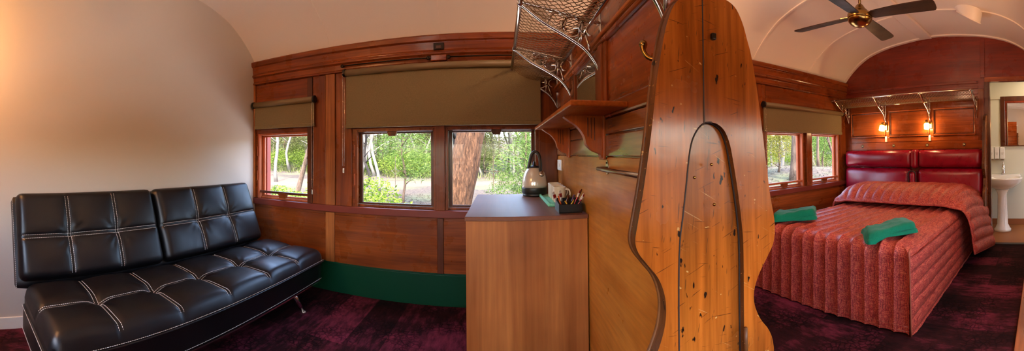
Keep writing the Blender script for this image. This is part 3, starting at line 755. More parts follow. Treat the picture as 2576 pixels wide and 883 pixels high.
# base box
mb = padded(lambda u, v, w: Vector((-2.03+v, .385+u, .185+w)), 2.12, .605, .165, .03, lambda u, v: 0, 30, 12)
for z in (.325, .200):
    stitches(mb, [(-1.4235, .40+2.09*q/30, z) for q in range(31)], (1, 0, 0), 1, lift=.001)
    stitches(mb, [(-2.0+.56*q/10, .3835, z) for q in range(11)], (0, -1, 0), 1, lift=.001)
mb.build('base_box', [blackl, stitchm], SO)
MB().box(-2.02, -1.428, .40, 2.49, .172, .19).build('chrome_trim', chrome, SO, .003)
for (x, y, dx, dy) in ((-1.46, 2.135, .01, .12), (-1.46, .55, .01, -.10), (-1.96, 2.135, 0, .12), (-1.96, .55, 0, -.10)):
    lg = MB().tube([(x, y, .175), (x+dx*.5, y+dy*.5, .09), (x+dx, y+dy, .006)], [.019, .017, .015], 14).build('leg', chrome, SO)
    MB().lathe([(.022, 0), (.022, .008), (.016, .012)], (x+dx, y+dy, 0), 16).build('foot_pad', steel, lg)

# ------------------------------------------------------------------ cabinet
C = thing('side_cabinet', 'tall cherry laminate cabinet with kettle on top under the window', 'cabinet', (.13, 2.22, 0))
MB().box(-.180, .444, 1.745, 1.763, 0, .878).build('side_panel', beech, C, .0015)
MB().box(-.180, .444, 2.68, 2.70, 0, .878).build('side_panel', beech, C, .0015)
MB().box(-.175, -.157, 1.763, 2.68, 0, .878).build('door', beech, C, .0015)
MB().box(.426, .444, 1.763, 2.68, 0, .878).build('back_panel', beech, C, .0015)
MB().box(-.186, .448, 1.739, 2.706, .878, .900).build('worktop', [topm], C, .003)
# kettle
kx, ky = .252, 2.60
K = thing('electric_kettle', 'cream and black dome shaped electric kettle on the cabinet', 'kettle', (kx, ky, .9))
MB().lathe([(.070, 0), (.088, .002), (.090, .012), (.086, .016), (.090, .020), (.0955, .026), (.0965, .060), (.0955, .064)], (kx, ky, .9), 40).build('base', blacksat, K)
MB().lathe([(.0955, .064), (.0958, .085), (.093, .115), (.087, .145), (.077, .172), (.062, .195), (.050, .206), (.046, .210), (.02, .212)], (kx, ky, .9), 40).build('body', kett, K)
MB().lathe([(.047, .2095), (.047, .214), (.036, .222), (.012, .226), (.010, .252), (.007, .256)], (kx, ky, .9), 28).build('lid', blacksat, K)
hd = catmull([(kx-.045, ky-.01, 1.103), (kx-.036, ky-.012, 1.150), (kx-.020, ky-.015, 1.212), (kx+.008, ky-.02, 1.228), (kx+.032, ky-.03, 1.205), (kx+.042, ky-.040, 1.150), (kx+.040, ky-.052, 1.098), (kx+.038, ky-.062, 1.078)], 6)
MB().tube(hd, [.010]+[.012]*(len(hd)-2)+[.013], 12).build('handle', blacksat, K)
MB().lathe([(.006, -.012), (.021, -.010), (.023, 0), (.021, .010), (.006, .012)], (kx+.046, ky-.066, 1.066), 20, M=Matrix.Rotation(R(70), 3, 'X')).build('pivot_cap', steel, K)
MB().prism([(-.018, 0), (.018, 0), (0, .035)], lambda a, b, q: (kx-.02+a, ky+.070+q*.6+b*.2, 1.065+b*.6), -.012, .014).build('spout', kett, K, .004)
# cloth + mugs
mb = padded(lambda u, v, w: Vector((.288+u, 2.035+v, .900+w)), .150, .56, .011, .006, lambda u, v: .002*mnoise.noise(Vector((u*30, v*20, 1))), 14, 40)
pts = [(.288, 2.04+.54*q/12, .909) for q in range(13)]
mb.tube(pts, .011, 10); mb.tube([(.29+.14*q/8, 2.038, .908) for q in range(9)], .010, 10)
tag(mb.build('tea_towel', mint), 'mint green folded cloth under the cream mugs', 'cloth')
mg = [(.362, 2.130), (.364, 2.222), (.366, 2.314), (.368, 2.406)]
ml = ['cream mug nearest the sachet tray, first of the row of four', 'cream mug second from the sachet tray in the row', 'cream mug third from the sachet tray in the row', 'cream mug at the far end of the row beside the kettle']
mug0 = None
for (x, y), lab in zip(mg, ml):
    if mug0 is None:
        mug0 = thing('mug', lab, 'mug', (x, y, .911), 'cream mugs in a row')
        MB().lathe([(.030, 0), (.036, .003), (.038, .010), (.0395, .092), (.0405, .098), (.0385, .099), (.037, .094), (.036, .012), (.02, .008)], (x, y, .911), 28).build('cup', mugm, mug0)
        MB().tube(catmull([(x+.037, y-.012, .911+.082), (x+.058, y-.020, .911+.078), (x+.064, y-.022, .911+.052), (x+.054, y-.018, .911+.028), (x+.037, y-.012, .911+.024)], 5), .0055, 8).build('handle', mugm, mug0)
    else: dup(mug0, (x, y, .911), None, None, lab, 'cream mugs in a row')
# sachet tray
T = thing('sachet_tray', 'black plastic tray of sachets at the front of the cabinet', 'tray', (.36, 1.86, .9))
x0, x1, y0, y1 = .302, .428, 1.790, 1.930
tr = MB(); tk = .004
tr.box(x0, x1, y0, y1, .900, .905)
for q in (0, 1):
    xa = x0 if q == 0 else x1-tk
    tr.prism([(y0, .905), (y1, .905), (y1, .965), (y0, .948)], lambda a, b, t: (xa+t, a, b), 0, tk)
tr.box(x0, x1, y0, y0+tk, .905, .948); tr.box(x0, x1, y1-tk, y1, .905, .965); tr.box(x0, x1, 1.858, 1.862, .905, .955)
tr.build('tray_body', blackpl, T, .002)
cols = [('white_foil', (226, 220, 212)), ('red_foil', (150, 20, 30)), ('brown_foil', (96, 52, 36)), ('yellow_foil', (206, 160, 40)), ('plum_foil', (92, 60, 92)), ('orange_foil', (204, 96, 44))]
cm = {n: plain(n, srgb(*c), .22, .35, .4) for n, c in cols}
sach = [('white_foil', .322, 1.905, -.35, .10, 'silvery white sachet leaning left at the back of the tray'), ('white_foil', .338, 1.885, -.15, .105, 'white sachet standing in front of the nearest mug'), ('orange_foil', .330, 1.835, -.30, .085, 'orange striped stick leaning in the left of the tray'),
        ('brown_foil', .346, 1.850, .25, .085, 'brown sachet in the middle of the tray'), ('yellow_foil', .352, 1.818, .55, .07, 'yellow stick lying at the front of the tray'), ('yellow_foil', .372, 1.835, -.5, .062, 'short yellow stick crossing the tray middle'),
        ('plum_foil', .376, 1.880, .35, .085, 'plum coloured sachet behind the yellow sticks'), ('red_foil', .388, 1.860, .40, .115, 'tall red stick leaning right in the tray'), ('red_foil', .400, 1.842, .55, .10, 'red stick at the right end of the tray'),
        ('brown_foil', .398, 1.890, .45, .12, 'tall brown stick leaning right at the back of the tray'), ('white_foil', .408, 1.868, .5, .112, 'white tipped stick leaning against the red sticks')]
for i, (m_, x, y, lean, h, lab) in enumerate(sach):
    mb = MB(); w = .020 if 'sachet' in lab else .011; P = []
    d = Vector((sin(lean), 0, cos(lean))); sd = Vector((cos(lean)*.8, .6, -sin(lean)*.8)).normalized(); nn = d.cross(sd)
    for a in range(9):
        row = []
        for b in range(9):
            q = 2*pi*b/8; wdt = w*.5*(1 if 0 < a < 8 else 1.0); tkn = .0005+.0035*sin(pi*a/8)
            row.append(Vector((x, y, .907))+d*(h*a/8)+sd*(wdt*cos(q))+nn*(tkn*sin(q)+.0015*sin(a*2.1+i)))
        P.append(row)
    mb.grid(P); o = mb.build('sachet', cm[m_]); tag(o, lab, 'sachet', 'sachets in the black tray')
    if i in (0, 1, 7, 8):
        e = MB(); c = Vector((x, y, .907))+d*(h*.75); e.obox(c, d*h*.10, sd*w*.46, nn*.0042); e.build('print_band', cm['red_foil' if i < 2 else 'white_foil'], o, .001)

# ------------------------------------------------------------------ headboard: two seat backs
H = thing('headboard', 'burgundy leather seat back used as headboard behind the bed', 'headboard', (4.2, 1.7, .2))
hf = lambda y0, z0: (lambda u, v, w: Vector((XR-.014-w, y0+u, z0+v)))
puf = lambda U, V, h: (lambda u, v: h*(1-(2*u/U-1)**4)*(1-(2*v/V-1)**2)+.004*mnoise.noise(Vector((u*4, v*5, U))))
for (y0, y1, z0, z1) in ((.742, 1.590, .962, 1.192), (1.672, 2.700, .962, 1.192), (.735, 1.600, .42, .952), (1.700, 2.705, .42, .952)):
    padded(hf(y0, z0), y1-y0, z1-z0, .105 if z0 > .9 else .10, .055, puf(y1-y0, z1-z0, .028), 36, 20).build('back_cushion', redl, H)
padded(hf(1.585, .955), .095, .245, .13, .045, lambda u, v: .0, 14, 24).build('centre_bolster', redl, H)
padded(hf(1.605, .40), .088, .515, .15, .042, lambda u, v: 0, 12, 30).build('centre_armrest', redl, H)
ar = [(XR-.135, 1.597, .45), (XR-.150, 1.597, .84), (XR-.155, 1.603, .895), (XR-.158, 1.625, .918), (XR-.158, 1.65, .922), (XR-.158, 1.675, .918), (XR-.155, 1.697, .895), (XR-.150, 1.703, .84), (XR-.135, 1.703, .45)]
MB().tube(catmull(ar, 5), .008, 8).build('armrest_piping', blacksat, H)
MB().box(XR-.06, XR-.014, .735, 2.715, .2, .43).build('back_board', redl, H, .01)

# ------------------------------------------------------------------ bed
B = thing('bed', 'double bed with quilted rust red bedspread under the rack', 'bed', (3.1, 1.59, 0))
BX0, BX1, BY0, BY1, BZ = 2.06, 4.10, .855, 2.30, .590
PIT = .1115
chan = lambda s: (abs(sin(pi*s/PIT))**.55)
def disp_grid(f, nu, nv, dfun, flip=False):
    P = [[Vector(f(i, j)) for j in range(nv)] for i in range(nu)]; Q = []
    for i in range(nu):
        row = []
        for j in range(nv):
            a = P[min(i+1, nu-1)][j]-P[max(i-1, 0)][j]; b = P[i][min(j+1, nv-1)]-P[i][max(j-1, 0)]
            n = a.cross(b); n = n.normalized() if n.length > 1e-9 else Vector((0, 0, 1))
            if flip: n = -n
            row.append(P[i][j]+n*dfun(i, j, P[i][j]))
        Q.append(row)
    return Q
rR = .095
def ycap(y):
    d = max(BY0+rR-y, y-(BY1-rR), 0); return BZ-.04 - .0 - (rR-sqrt(max(0, rR*rR-d*d))) + .04
def foot_path(s):       # s from head along the top then down the foot
    Lt = BX1-(BX0+rR)
    if s < Lt: return BX1-s, BZ
    s -= Lt; q = s/rR
    if q < pi/2: return BX0+rR-rR*sin(q), BZ-rR+rR*cos(q)
    s -= rR*pi/2; return BX0-.012*(s/.5), BZ-rR-s
Ltot = (BX1-BX0-rR)+rR*pi/2+(BZ-rR-.012)
NU, NV = 150, 261
qn = lambda x, y, z: .006*mnoise.noise(Vector((x*7, y*7, z*7)))+.003*mnoise.noise(Vector((x*22, y*22, z*22)))
def top_f(i, j):
    s = Ltot*i/(NU-1); y = BY0+(BY1-BY0)*j/(NV-1); x, z = foot_path(s)
    d = max(BY0+rR-y, y-(BY1-rR), 0); z = min(z, BZ-(rR-sqrt(max(0, rR*rR-d*d))) )
    return (x, y, z)
spread = MB()
spread.grid(disp_grid(top_f, NU, NV, lambda i, j, p: .021*chan(p.y-BY0)*min(1, (p.y-BY0)/.02)*min(1, (BY1-p.y)/.02)+qn(*p), flip=False), 0, True, True)
def side_f(y, sgn):
    zt = BZ-rR+.016
    def f(i, j):
        x = BX0-.005+(BX1-BX0)*i/99; z = zt*(1-j/79)+.012*(j/79)
        capx = BZ-rR+sqrt(max(0, rR*rR-max(0, BX0+rR-x)**2)) if x < BX0+rR else 9
        return (x-.010*(j/79)*(1-i/99), y-sgn*(.018*(j/79)), min(z, capx))
    return f
for y, sg, fl in ((BY0, 1, True), (BY1, -1, False)):
    spread.grid(disp_grid(side_f(y, sg), 100, 80, lambda i, j, p: (.020*(abs(sin(pi*(BZ-rR-p.z)/.094))**.55)*min(1, i/3)+qn(*p))*1.0, flip=(sg > 0)), 0, True, fl)
sp = spread.build('bedspread', quiltm, B)
sm_ = MB()
for z in (.075, .045): sm_.tube([(BX0-.030, BY0+(BY1-BY0)*q/10, z) for q in range(11)], .0014, 4)
sm_.tube([(BX0-.012-.012*(1-q/10), BY0-.008-.012*(1-q/10), .014+(.53)*q/10) for q in range(11)]+[(BX0+.005, BY0-.006, .565)], .006, 8)
sm_.build('quilt_seams', seamm, sp)
MB().box(BX0+.06, BX1, BY0+.05, BY1-.05, .06, .52).build('mattress_base', redl, B, .03)
# raised cover over the pillows
XF, XH = 3.33, 4.13
hprof = catmull([(0, .628, 0), (.03, .655, 0), (.12, .715, 0), (.26, .765, 0), (.42, .785, 0), (.60, .772, 0), (.80, .74, 0)], 6)
hz = lambda x: interp([(p.x, p.y) for p in hprof], x-XF)
def pil_f(i, j):
    u = i/59; s = j/159
    # cross-section table from near bottom hem to far side
    x = XF+(XH-XF)*u
    h = hz(x); yb = .675-.075*u; zb = .17-.14*u
    pts = [(yb, zb), (.70-.03*u, .36), (.735-.03*u, .50), (.80-.02*u, .585+.55*(h-.63)), (.90, h-.020), (1.05, h), (1.6, h+.004), (2.10, h), (2.24, h-.02), (2.31, .60+.5*(h-.63)), (2.335, .52), (2.345, .40)]
    key = u
    if key not in PC: 
        c = catmull([(a, b, 0) for a, b in pts], 8); L = [0]
        for a, b in zip(c, c[1:]): L.append(L[-1]+(b-a).length)
        PC[key] = (c, L)
    c, L = PC[key]; t_ = s*L[-1]
    for k_ in range(len(L)-1):
        if t_ <= L[k_+1]+1e-9:
            r = (t_-L[k_])/max(1e-9, L[k_+1]-L[k_]); p = c[k_].lerp(c[k_+1], r)
            bow = -.0 if p.x > .95 else -.06*(1-u)*max(0, .62-p.y)
            return (x+bow-.05*(1-u)*max(0, .95-p.x), p.x, p.y)
    p = c[-1]; return (x, p.x, p.y)
PC = {}
plw = MB(); G = disp_grid(pil_f, 60, 160, lambda i, j, p: .026*abs(sin(pi*(j/159)*20.5))**.55*min(1, i/3)+1.3*qn(*p), flip=False)
ok_up = True
plw.grid(G, 0, True, False)
G2 = [[p-Vector((-.004, 0, .012)) for p in r] for r in (G[0],)]
plw.tube([p+Vector((.004, 0, .004)) for p in G[0]], .011, 8)      # rolled hem
plw.tube([r[0]+Vector((0, 0, .004)) for r in G], .007, 6)
pw = plw.build('pillow_cover', quiltm, B)
MB().box(3.50, 4.10, .98, 2.22, .60, .70).build('pillow', whitepl, B, .03)

# towels on the bed
def towel(lab, cx, cy, rz, W, D, Hh, seed):
    M = Matrix.Rotation(rz, 3, 'Z')
    wob = lambda u, v: Vector((.016*mnoise.noise(Vector((v*9, seed, 0)))*(u/W-.5)*2+.05*(v/D-.5), .014*mnoise.noise(Vector((u*8, seed, 5)))*(v/D-.5)*2, 0))
    def f(u, v, w):
        p = Vector((cx, cy, 0)) + M @ (Vector((u-W/2, v-D/2, w)) + wob(u, v))
        d = max(0, BX0+rR-max(p.x, BX0+.004)); p.z += BZ+.012-.45*(rR-sqrt(max(0, rR*rR-d*d))); return p
    rip = lambda u, v, k_: .016*mnoise.noise(Vector((u*6+seed, v*7, seed+k_)))+.007*mnoise.noise(Vector((u*19, v*19, seed+k_)))
    mb = padded(f, W, D, Hh*.50, .028, lambda u, v: rip(u, v, 0)*.4, 40, 30)
    g = lambda u, v, w: f(u+.006+.02*(v/D), v*.95+.008, w+Hh*.36+.010*sin(5*u/W+seed))
    padded(g, W-.022, D, Hh*.62, .038, lambda u, v: rip(u, v, 3)+.010*(u/W), 44, 34, mb=mb)
    return tag(mb.build('folded_towel', fleece), lab, 'towel', 'green folded towels on the bed')
towel('green folded towel at the far corner of the bed near the window', 2.345, 2.06, -.70, .40, .25, .075, 3)
towel('green folded towel nearer the bathroom side of the bed', 2.275, 1.095, -.62, .42, .23, .062, 4)

# ------------------------------------------------------------------ ceiling fan
fx, fy, fz = 2.405, 1.392, 2.20
F = thing('ceiling_fan', 'antique brass ceiling fan with four dark wooden blades', 'fan', (fx, fy, fz))
MB().tube([(fx, fy, 2.33), (fx, fy, 2.64)], .011, 14).build('rod', brass, F)
MB().lathe([(.055, 0), (.06, .01), (.05, .04), (.014, .05)], (fx, fy, 2.60), 24).build('canopy', brass, F)
MB().lathe([(.098, .062), (.101, .066), (.101, .098), (.094, .104), (.070, .112), (.062, .130), (.044, .148), (.032, .168), (.020, .180), (.013, .182)], (fx, fy, fz), 40).build('motor_housing', brass, F)
MB().lathe([(.012, .0), (.040, .004), (.070, .018), (.090, .038), (.100, .055), (.100, .060)], (fx, fy, fz), 40).build('lower_bowl', brass, F)
for q in range(4):
    a = R(4)+q*pi/2; M = Matrix.Rotation(a, 4, 'Z') @ Matrix.Rotation(R(-11), 4, 'X')
    ol = [(.115, -.050), (.30, -.062), (.50, -.068), (.59, -.068), (.612, -.060), (.622, -.035), (.624, 0), (.622, .04), (.614, .060), (.595, .067), (.50, .066), (.30, .058), (.115, .048), (.095, .030), (.09, -.030)]
    bl = MB().prism(ol, lambda x, y, t: (x, y, t), -.004, .004).build('blade', fanw, F, .002, local=True)
    bl.matrix_basis = Matrix.Translation((0, 0, .082)) @ M
    ir = MB().prism([(.07, -.022), (.16, -.035), (.19, -.02), (.19, .02), (.16, .035), (.07, .022)], lambda x, y, t: (x, y, t), .004, .010).build('blade_iron', brass, bl, .002, local=True)
# cone shaped ceiling fitting
cl = thing('ceiling_spotlight', 'cream wedge shaped ceiling fitting beyond the fan', 'light fitting', (3.40, .74, 2.60))
n = 40; A0 = []; B0 = []
for k_ in range(n):
    q = 2*pi*k_/n
    A0.append(Vector((3.42+.165*cos(q), .735+.165*sin(q), 2.66)))
    p = Vector((3.46+.118*cos(q), .735+.118*sin(q), 2.50)); p.z += .045+.30*(p.x-3.46)+.62*(p.y-.735); B0.append(p)
mb = MB(); mb.add(A0+B0, [(i, (i+1) % n, n+(i+1) % n, n+i) for i in range(n)], 0, True); mb.add(A0, [tuple(range(n))]); mb.add(B0, [tuple(range(n-1, -1, -1))])
mb.build('housing', cream, cl)
cen = sum(B0, Vector())/n
MB().tube([cen+(p-cen)*1.02 for p in B0], .006, 8, closed=True).build('face_ring', cream, cl)
fc = MB(); fc.add([cen+(p-cen)*.9+Vector((0, 0, -.003)) for p in B0], [tuple(range(n-1, -1, -1))]); fc.build('diffuser', whitepl, cl)

# ------------------------------------------------------------------ bathroom beyond the door
BXB = 5.38
S(MB().box(XR+.06, BXB+.06, -.9, 1.25, -.08, 0).build('floor_bathroom', bathfl))
S(MB().box(BXB, BXB+.06, -.9, 1.25, 0, 2.3).build('wall_bathroom_back', bath))
S(MB().box(XR+.06, BXB, 1.19, 1.25, 0, 2.3).build('wall_bathroom_left', bath))
S(MB().box(XR+.06, BXB, -.9, -.84, 0, 2.3).build('wall_bathroom_right', bath))
S(MB().box(XR+.06, BXB+.06, -.9, 1.25, 2.3, 2.36).build('ceiling_bathroom', bath))
S(MB().box(BXB-.012, BXB, -.84, 1.19, 0, .09).build('baseboard_bathroom', bathsk, bevel=.004))
S(MB().box(BXB-.008, BXB, -.84, 1.19, 1.215, 1.222).build('trim_%d' % k, whitepl)); k += 1
S(MB().box(BXB-.02, BXB, -.84, 1.19, 1.96, 1.985).build('trim_%d' % (k), bath)); k += 1
S(MB().box(XR-.02, XR+.06, -.12, .66, 0, .006).build('trim_%d' % k, iron)); k += 1
bl_ = thing('bathroom_fill_lamp', 'lit round fill lamp added out of view inside the bathroom above the door', 'lamp', (4.75, .2, 2.3))  # added lamp, hidden above the door, to brighten the bathroom walls
MB().lathe([(.10, 2.25), (.13, 2.27), (.14, 2.299)], (4.75, .2, 0), 28).build('fill_dome', fillb, bl_)
ba = thing('washbasin', 'white pedestal washbasin seen through the bathroom doorway', 'basin', (4.98, .60, 0))
bc = Vector((4.98, .60, 0))
MB().lathe([(.125, 0), (.125, .03), (.105, .05), (.095, .075), (.080, .10), (.072, .30), (.068, .52), (.075, .56), (.095, .585), (.095, .612), (.07, .62)], bc, 32, sx=.9).build('pedestal', ceram, ba)
MB().lathe([(.09, .600), (.17, .625), (.25, .680), (.288, .722), (.296, .748), (.300, .752), (.300, .765), (.290, .772), (.272, .772), (.25, .757), (.19, .695), (.05, .66)], bc, 40, sx=.85).build('bowl', ceram, ba)
MB().box(5.15, BXB-.002, .34, .86, .72, .80).build('back_ledge', ceram, ba, .02, 4)
tp = MB().lathe([(.034, .80), (.034, .83), (.028, .836), (.027, .93), (.022, .945)], (5.19, .60, 0), 20).build('tap', chrome, ba)
MB().tube([(5.19, .60, .885), (5.12, .60, .895), (5.075, .60, .880)], .017, 10).build('spout', chrome, tp)
MB().tube([(5.19, .60, .94), (5.185, .60, .965), (5.14, .60, .985)], [.024, .018, .010], 10).build('lever', chrome, tp)
for y, lab in ((.800, 'white soap dispenser on the bathroom wall, left of three'), (.715, 'white soap dispenser on the bathroom wall, middle of three'), (.630, 'white soap dispenser on the bathroom wall, right of three')):
    d = thing('soap_dispenser', lab, 'dispenser', (BXB, y, 1.03), 'wall soap dispensers')
    MB().box(BXB-.075, BXB-.009, y-.037, y+.037, 1.03, 1.212).build('body', whitepl, d, .008)
    MB().box(BXB-.07, BXB-.02, y-.026, y+.026, 1.005, 1.03).build('pump', steel, d, .006)
    lb = MB()
    for j in range(3): lb.box(BXB-.0765, BXB-.075, y-.022+.006*j, y+.022-.006*j, 1.12-.012*j, 1.124-.012*j)
    lb.build('label_lines', steel, d)
bm = thing('bathroom_mirror', 'dark framed mirror above the washbasin in the bathroom', 'mirror', (BXB, .3, 1.22))
MB().box(BXB-.018, BXB-.002, -.10, .60, 1.235, 1.93).build('mirror_glass', mirrorm, bm)
fr = MB()
for (a, b, c, d) in ((.585, .655, 1.225, 2.0), (-.17, -.10, 1.225, 2.0), (-.10, .585, 1.93, 2.0), (-.10, .585, 1.222, 1.236)): fr.box(BXB-.032, BXB-.002, a, b, c, d)
fr.build('mirror_frame', darkw, bm, .004)
# low kerb along the near side of the floor
S(MB().box(1.9, XR-.03, .06, .185, 0, .035).build('trim_%d' % k, cedar, bevel=.004)); k += 1

# ------------------------------------------------------------------ pendants added as unseen fill light; near side sconces (behind the viewpoint)
def fill_pendant(x, y, z, m, lab):
    zc = arch_z(y); d = thing('added_fill_lamp', lab, 'lamp', (x, y, zc), 'added fill globes')
    MB().lathe([(.06, -.02), (.065, 0), (.06, .02)], (x, y, zc-.005), 24).build('ceiling_rose', brass, d)
    MB().tube([(x, y, zc-.01), (x, y, z+.11)], .008, 8).build('rod', brass, d)
    MB().lathe([(.05, .085), (.05, .12), (.02, .13)], (x, y, z), 24).build('globe_cap', brass, d)
    MB().ball((x, y, z), .11, 14).build('fill_globe', m, d)
fill_pendant(-.85, 1.35, 2.36, fillm, 'lit fill globe added out of view above the sofa half of the carriage')
fill_pendant(1.25, 1.65, 2.36, fillw, 'lit fill globe added out of view above the bed half of the carriage')
def sconce(x, z, lab, m):
    d = thing('wall_sconce', lab, 'lamp', (x, YN, z), 'near side wall sconces')
    MB().box(x-.04, x+.04, YN, YN+.02, z-.06, z+.06).build('backplate', brass, d, .005)
    MB().tube([(x, YN+.01, z), (x, YN+.09, z), (x, YN+.10, z+.02)], .008, 8).build('arm', brass, d)
    MB().lathe([(.02, .0), (.045, .02), (.055, .06), (.05, .10), (.02, .11)], (x, YN+.10, z+.01), 20).build('glass_shade', m, d)
sconce(-2.05, 1.95, 'lit wall sconce near the sofa end of the entrance wall', sconl)
sconce(2.65, 1.70, 'lit wall sconce near the bed end of the entrance wall', sconm)

# ------------------------------------------------------------------ outside
GZ = -.80
def ground_z(x, y):
    z = GZ + .25*mnoise.noise(Vector((x*.08, y*.08, 0))) + .05*mnoise.noise(Vector((x*.5, y*.5, 3)))
    d = sqrt(x*x+y*y); z += max(0, d-26)*.03 + max(0, d-36)*.10
    b = math.exp(-((x-13.5)**2/36+(y-11)**2/30)); z += 1.25*b
    return z
def axis(a, b, n, p=1.6): return [a+(b-a)*(i/n)**p for i in range(n+1)]
ys = [2.95]+axis(3.4, 80, 60); xs = [-90+250*i/160 for i in range(161)]
S(MB().grid([[(x, y, ground_z(x, y)) for y in ys] for x in xs], 0, True, True).build('ground', litter))
S(MB().grid([[(x, -.65-((60)*(j/6)), GZ) for j in range(7)] for x in (-60, -30, 0, 30, 60)], 0, True).build('ground_near_side', litter))
bouncem = NT('bounce_gravel'); bouncem.color(bouncem.ramp(bouncem.noise(bouncem.coords((1, 1, 1)), 40, 4), [(.3, (.42, .38, .32, 1)), (.7, (.68, .63, .56, 1))])); bouncem.set(Roughness=1); bouncem = bouncem.m
S(MB().box(-9, 9, 2.95, 6.2, GZ-.1, GZ+.22).build('bounce_strip_far', bouncem)); S(MB().box(-9, 9, -5, -.7, GZ-.1, GZ+.05).build('bounce_strip_near', bouncem))  # pale strips added out of view to bounce sunlight onto the ceilings
tr = MB(); rows = []
for i in range(61):
    x = -60+75*i/60; yc = 23+.10*x*0.5+1.2*sin(x*.09); rows.append([(x, yc+w, ground_z(x, yc+w)+(.03 if abs(w) < 3 else -.06)) for w in (-3.2, -2, -1, 0, 1, 2, 3.2)])
S(tr.grid(rows, 0, True, True).build('path_dirt_track', dirt))

def leaves(mb, centres, n, ln, wd, droop=.3, mi=0, rnd=random):
    """scattered two-face leaves inside ellipsoids (c, rx, ry, rz)"""
    tot = sum(c[1]*c[2]*c[3] for c in centres)
    for c in centres:
        m = max(4, int(n*c[1]*c[2]*c[3]/tot))
        for _ in range(m):
            while True:
                p = Vector((rnd.uniform(-1, 1), rnd.uniform(-1, 1), rnd.uniform(-1, 1)))
                if .12 < p.length < 1: break
            pos = Vector(c[0]) + Vector((p.x*c[1], p.y*c[2], p.z*c[3]))
            d = Vector((rnd.gauss(0, 1), rnd.gauss(0, 1), rnd.gauss(-droop, .6))).normalized()
            s = d.cross(Vector((rnd.gauss(0, 1), rnd.gauss(0, 1), rnd.gauss(0, 1)))).normalized()
            L = ln*rnd.uniform(.6, 1.3); W = wd*rnd.uniform(.7, 1.2); u = d.cross(s)
            mb.add([pos, pos+d*L*.5+s*W+u*L*.06, pos+d*L, pos+d*L*.5-s*W+u*L*.06], [(0, 1, 2, 3)], mi)
def trunk_pts(h, lean, wob, n=10, seed=0):
    return [Vector((lean[0]*t_+wob*mnoise.noise(Vector((t_*3, seed, 0))), lean[1]*t_+wob*mnoise.noise(Vector((t_*3, seed, 9))), h*t_)) for t_ in [i/n for i in range(n+1)]]
def make_tree(name, lab, h, r, lean, wob, bk, lm, crown, nleaf, ln, wd, branches=5, loc=(0, 0, 0), group=None, droop=.3, seed=0, cat='tree', b0=.35):
    rnd = random.Random(seed+11)
    t = thing(name, lab, cat, loc, group)
    pts = trunk_pts(h, lean, wob, 12, seed); m = MB()
    m.tube(pts, [r*(1.25 if i == 0 else 1-.55*i/12) for i in range(13)], 12)
    for b_ in range(branches):
        k_ = int(12*(b0+(1-b0)*b_/max(1, branches)))
        a = rnd.uniform(0, 2*pi); L = h*rnd.uniform(.14, .28); p = pts[min(11, k_)]
        q = [p+Vector((cos(a)*L*s_, sin(a)*L*s_, L*.75*s_*(1.1-.3*s_)+.06*L*mnoise.noise(Vector((s_*5, b_, seed))))) for s_ in (0, .25, .5, .75, 1)]
        m.tube(q, [r*.42, r*.34, r*.27, r*.2, r*.1], 7)
    m.build('trunk', bk, t, local=True)
    if nleaf:
        lf = MB(); leaves(lf, crown, nleaf, ln, wd, droop, 0, rnd); lf.build('foliage', lm, t, local=True)
    return t
# the big leaning trunk in front of the middle window
def px_dir(): pass
bigp = [(-1.20, 7.85, -.95), (-1.16, 7.85, -.45), (-1.10, 7.85, -.05), (-.98, 7.85, .45), (-.83, 7.85, 1.0), (-.70, 7.85, 1.6), (-.56, 7.85, 2.4), (-.30, 7.85, 3.6)]
BT = thing('leaning_gum_tree', 'thick leaning brown barked gum trunk outside the middle window', 'tree', (-1.2, 7.85, GZ))
bp = catmull(bigp, 24); bm_ = MB(); P = []
for i, p in enumerate(bp):
    row = []
    for q in range(97):
        a = 2*pi*q/96; rr = interp([(0, .44), (.35, .37), (.6, .335), (1, .29)], i/len(bp))
        rr *= 1+.10*mnoise.noise(Vector((cos(a)*2.2, sin(a)*2.2, p.z*.9)))+.06*mnoise.noise(Vector((cos(a)*7, sin(a)*7, p.z*1.6)))+.07*mnoise.noise(Vector((cos(a)*16, sin(a)*16, p.z*2.6)))
        row.append(p+Vector((cos(a)*rr, sin(a)*rr, 0)))
    P.append(row)
bm_.grid(P, 0, True, False).build('trunk', bigbark, BT)
cr = MB(); rnd = random.Random(3); leaves(cr, [((-2.6, 7.6, 5.4), 1.8, 1.6, .9), ((-1.9, 8.4, 6.0), 1.4, 1.4, .8)], 1500, .16, .018, .7, 0, rnd)
cr.build('foliage', leafA, BT)

# individual plants close to the windows
make_tree('wattle_tree', 'feathery green sapling on a thin trunk left of the big leaning trunk', 4.6, .055, (.15, 0), .3, greybark, leafC,
          [((0, 0, 2.3), 1.25, 1.1, .75), ((.5, 0, 1.5), .9, .8, .6), ((-.2, .1, 3.4), 1.0, 1.0, .8), ((.9, .2, 1.9), .6, .6, .5)], 5200, .15, .012, 7, (-3.85, 13.2, ground_z(-3.85, 13.2)), None, .1, 4, b0=.2)
make_tree('leafy_bush', 'bright green leafy bush low in the middle window on the left', 1.1, .03, (.1, 0), .2, greybark, leafB,
          [((0, 0, .95), .85, .6, .65), ((.75, 0, .60), .55, .5, .5), ((-.9, .2, 1.05), .7, .5, .75)], 5200, .105, .020, 5, (-2.85, 6.9, ground_z(-2.85, 6.9)), None, .0, 5, 'bush', .2)
make_tree('leafy_bush', 'yellow green bush low in the narrow sofa corner window', .9, .03, (.1, 0), .2, greybark, leafB,
          [((0, 0, .62), 1.0, .7, .46), ((1.0, 0, .52), .8, .6, .42), ((-1.0, 0, .55), .8, .6, .44)], 4200, .11, .022, 4, (-6.5, 8.6, ground_z(-6.5, 8.6)), None, .0, 6, 'bush', .2)
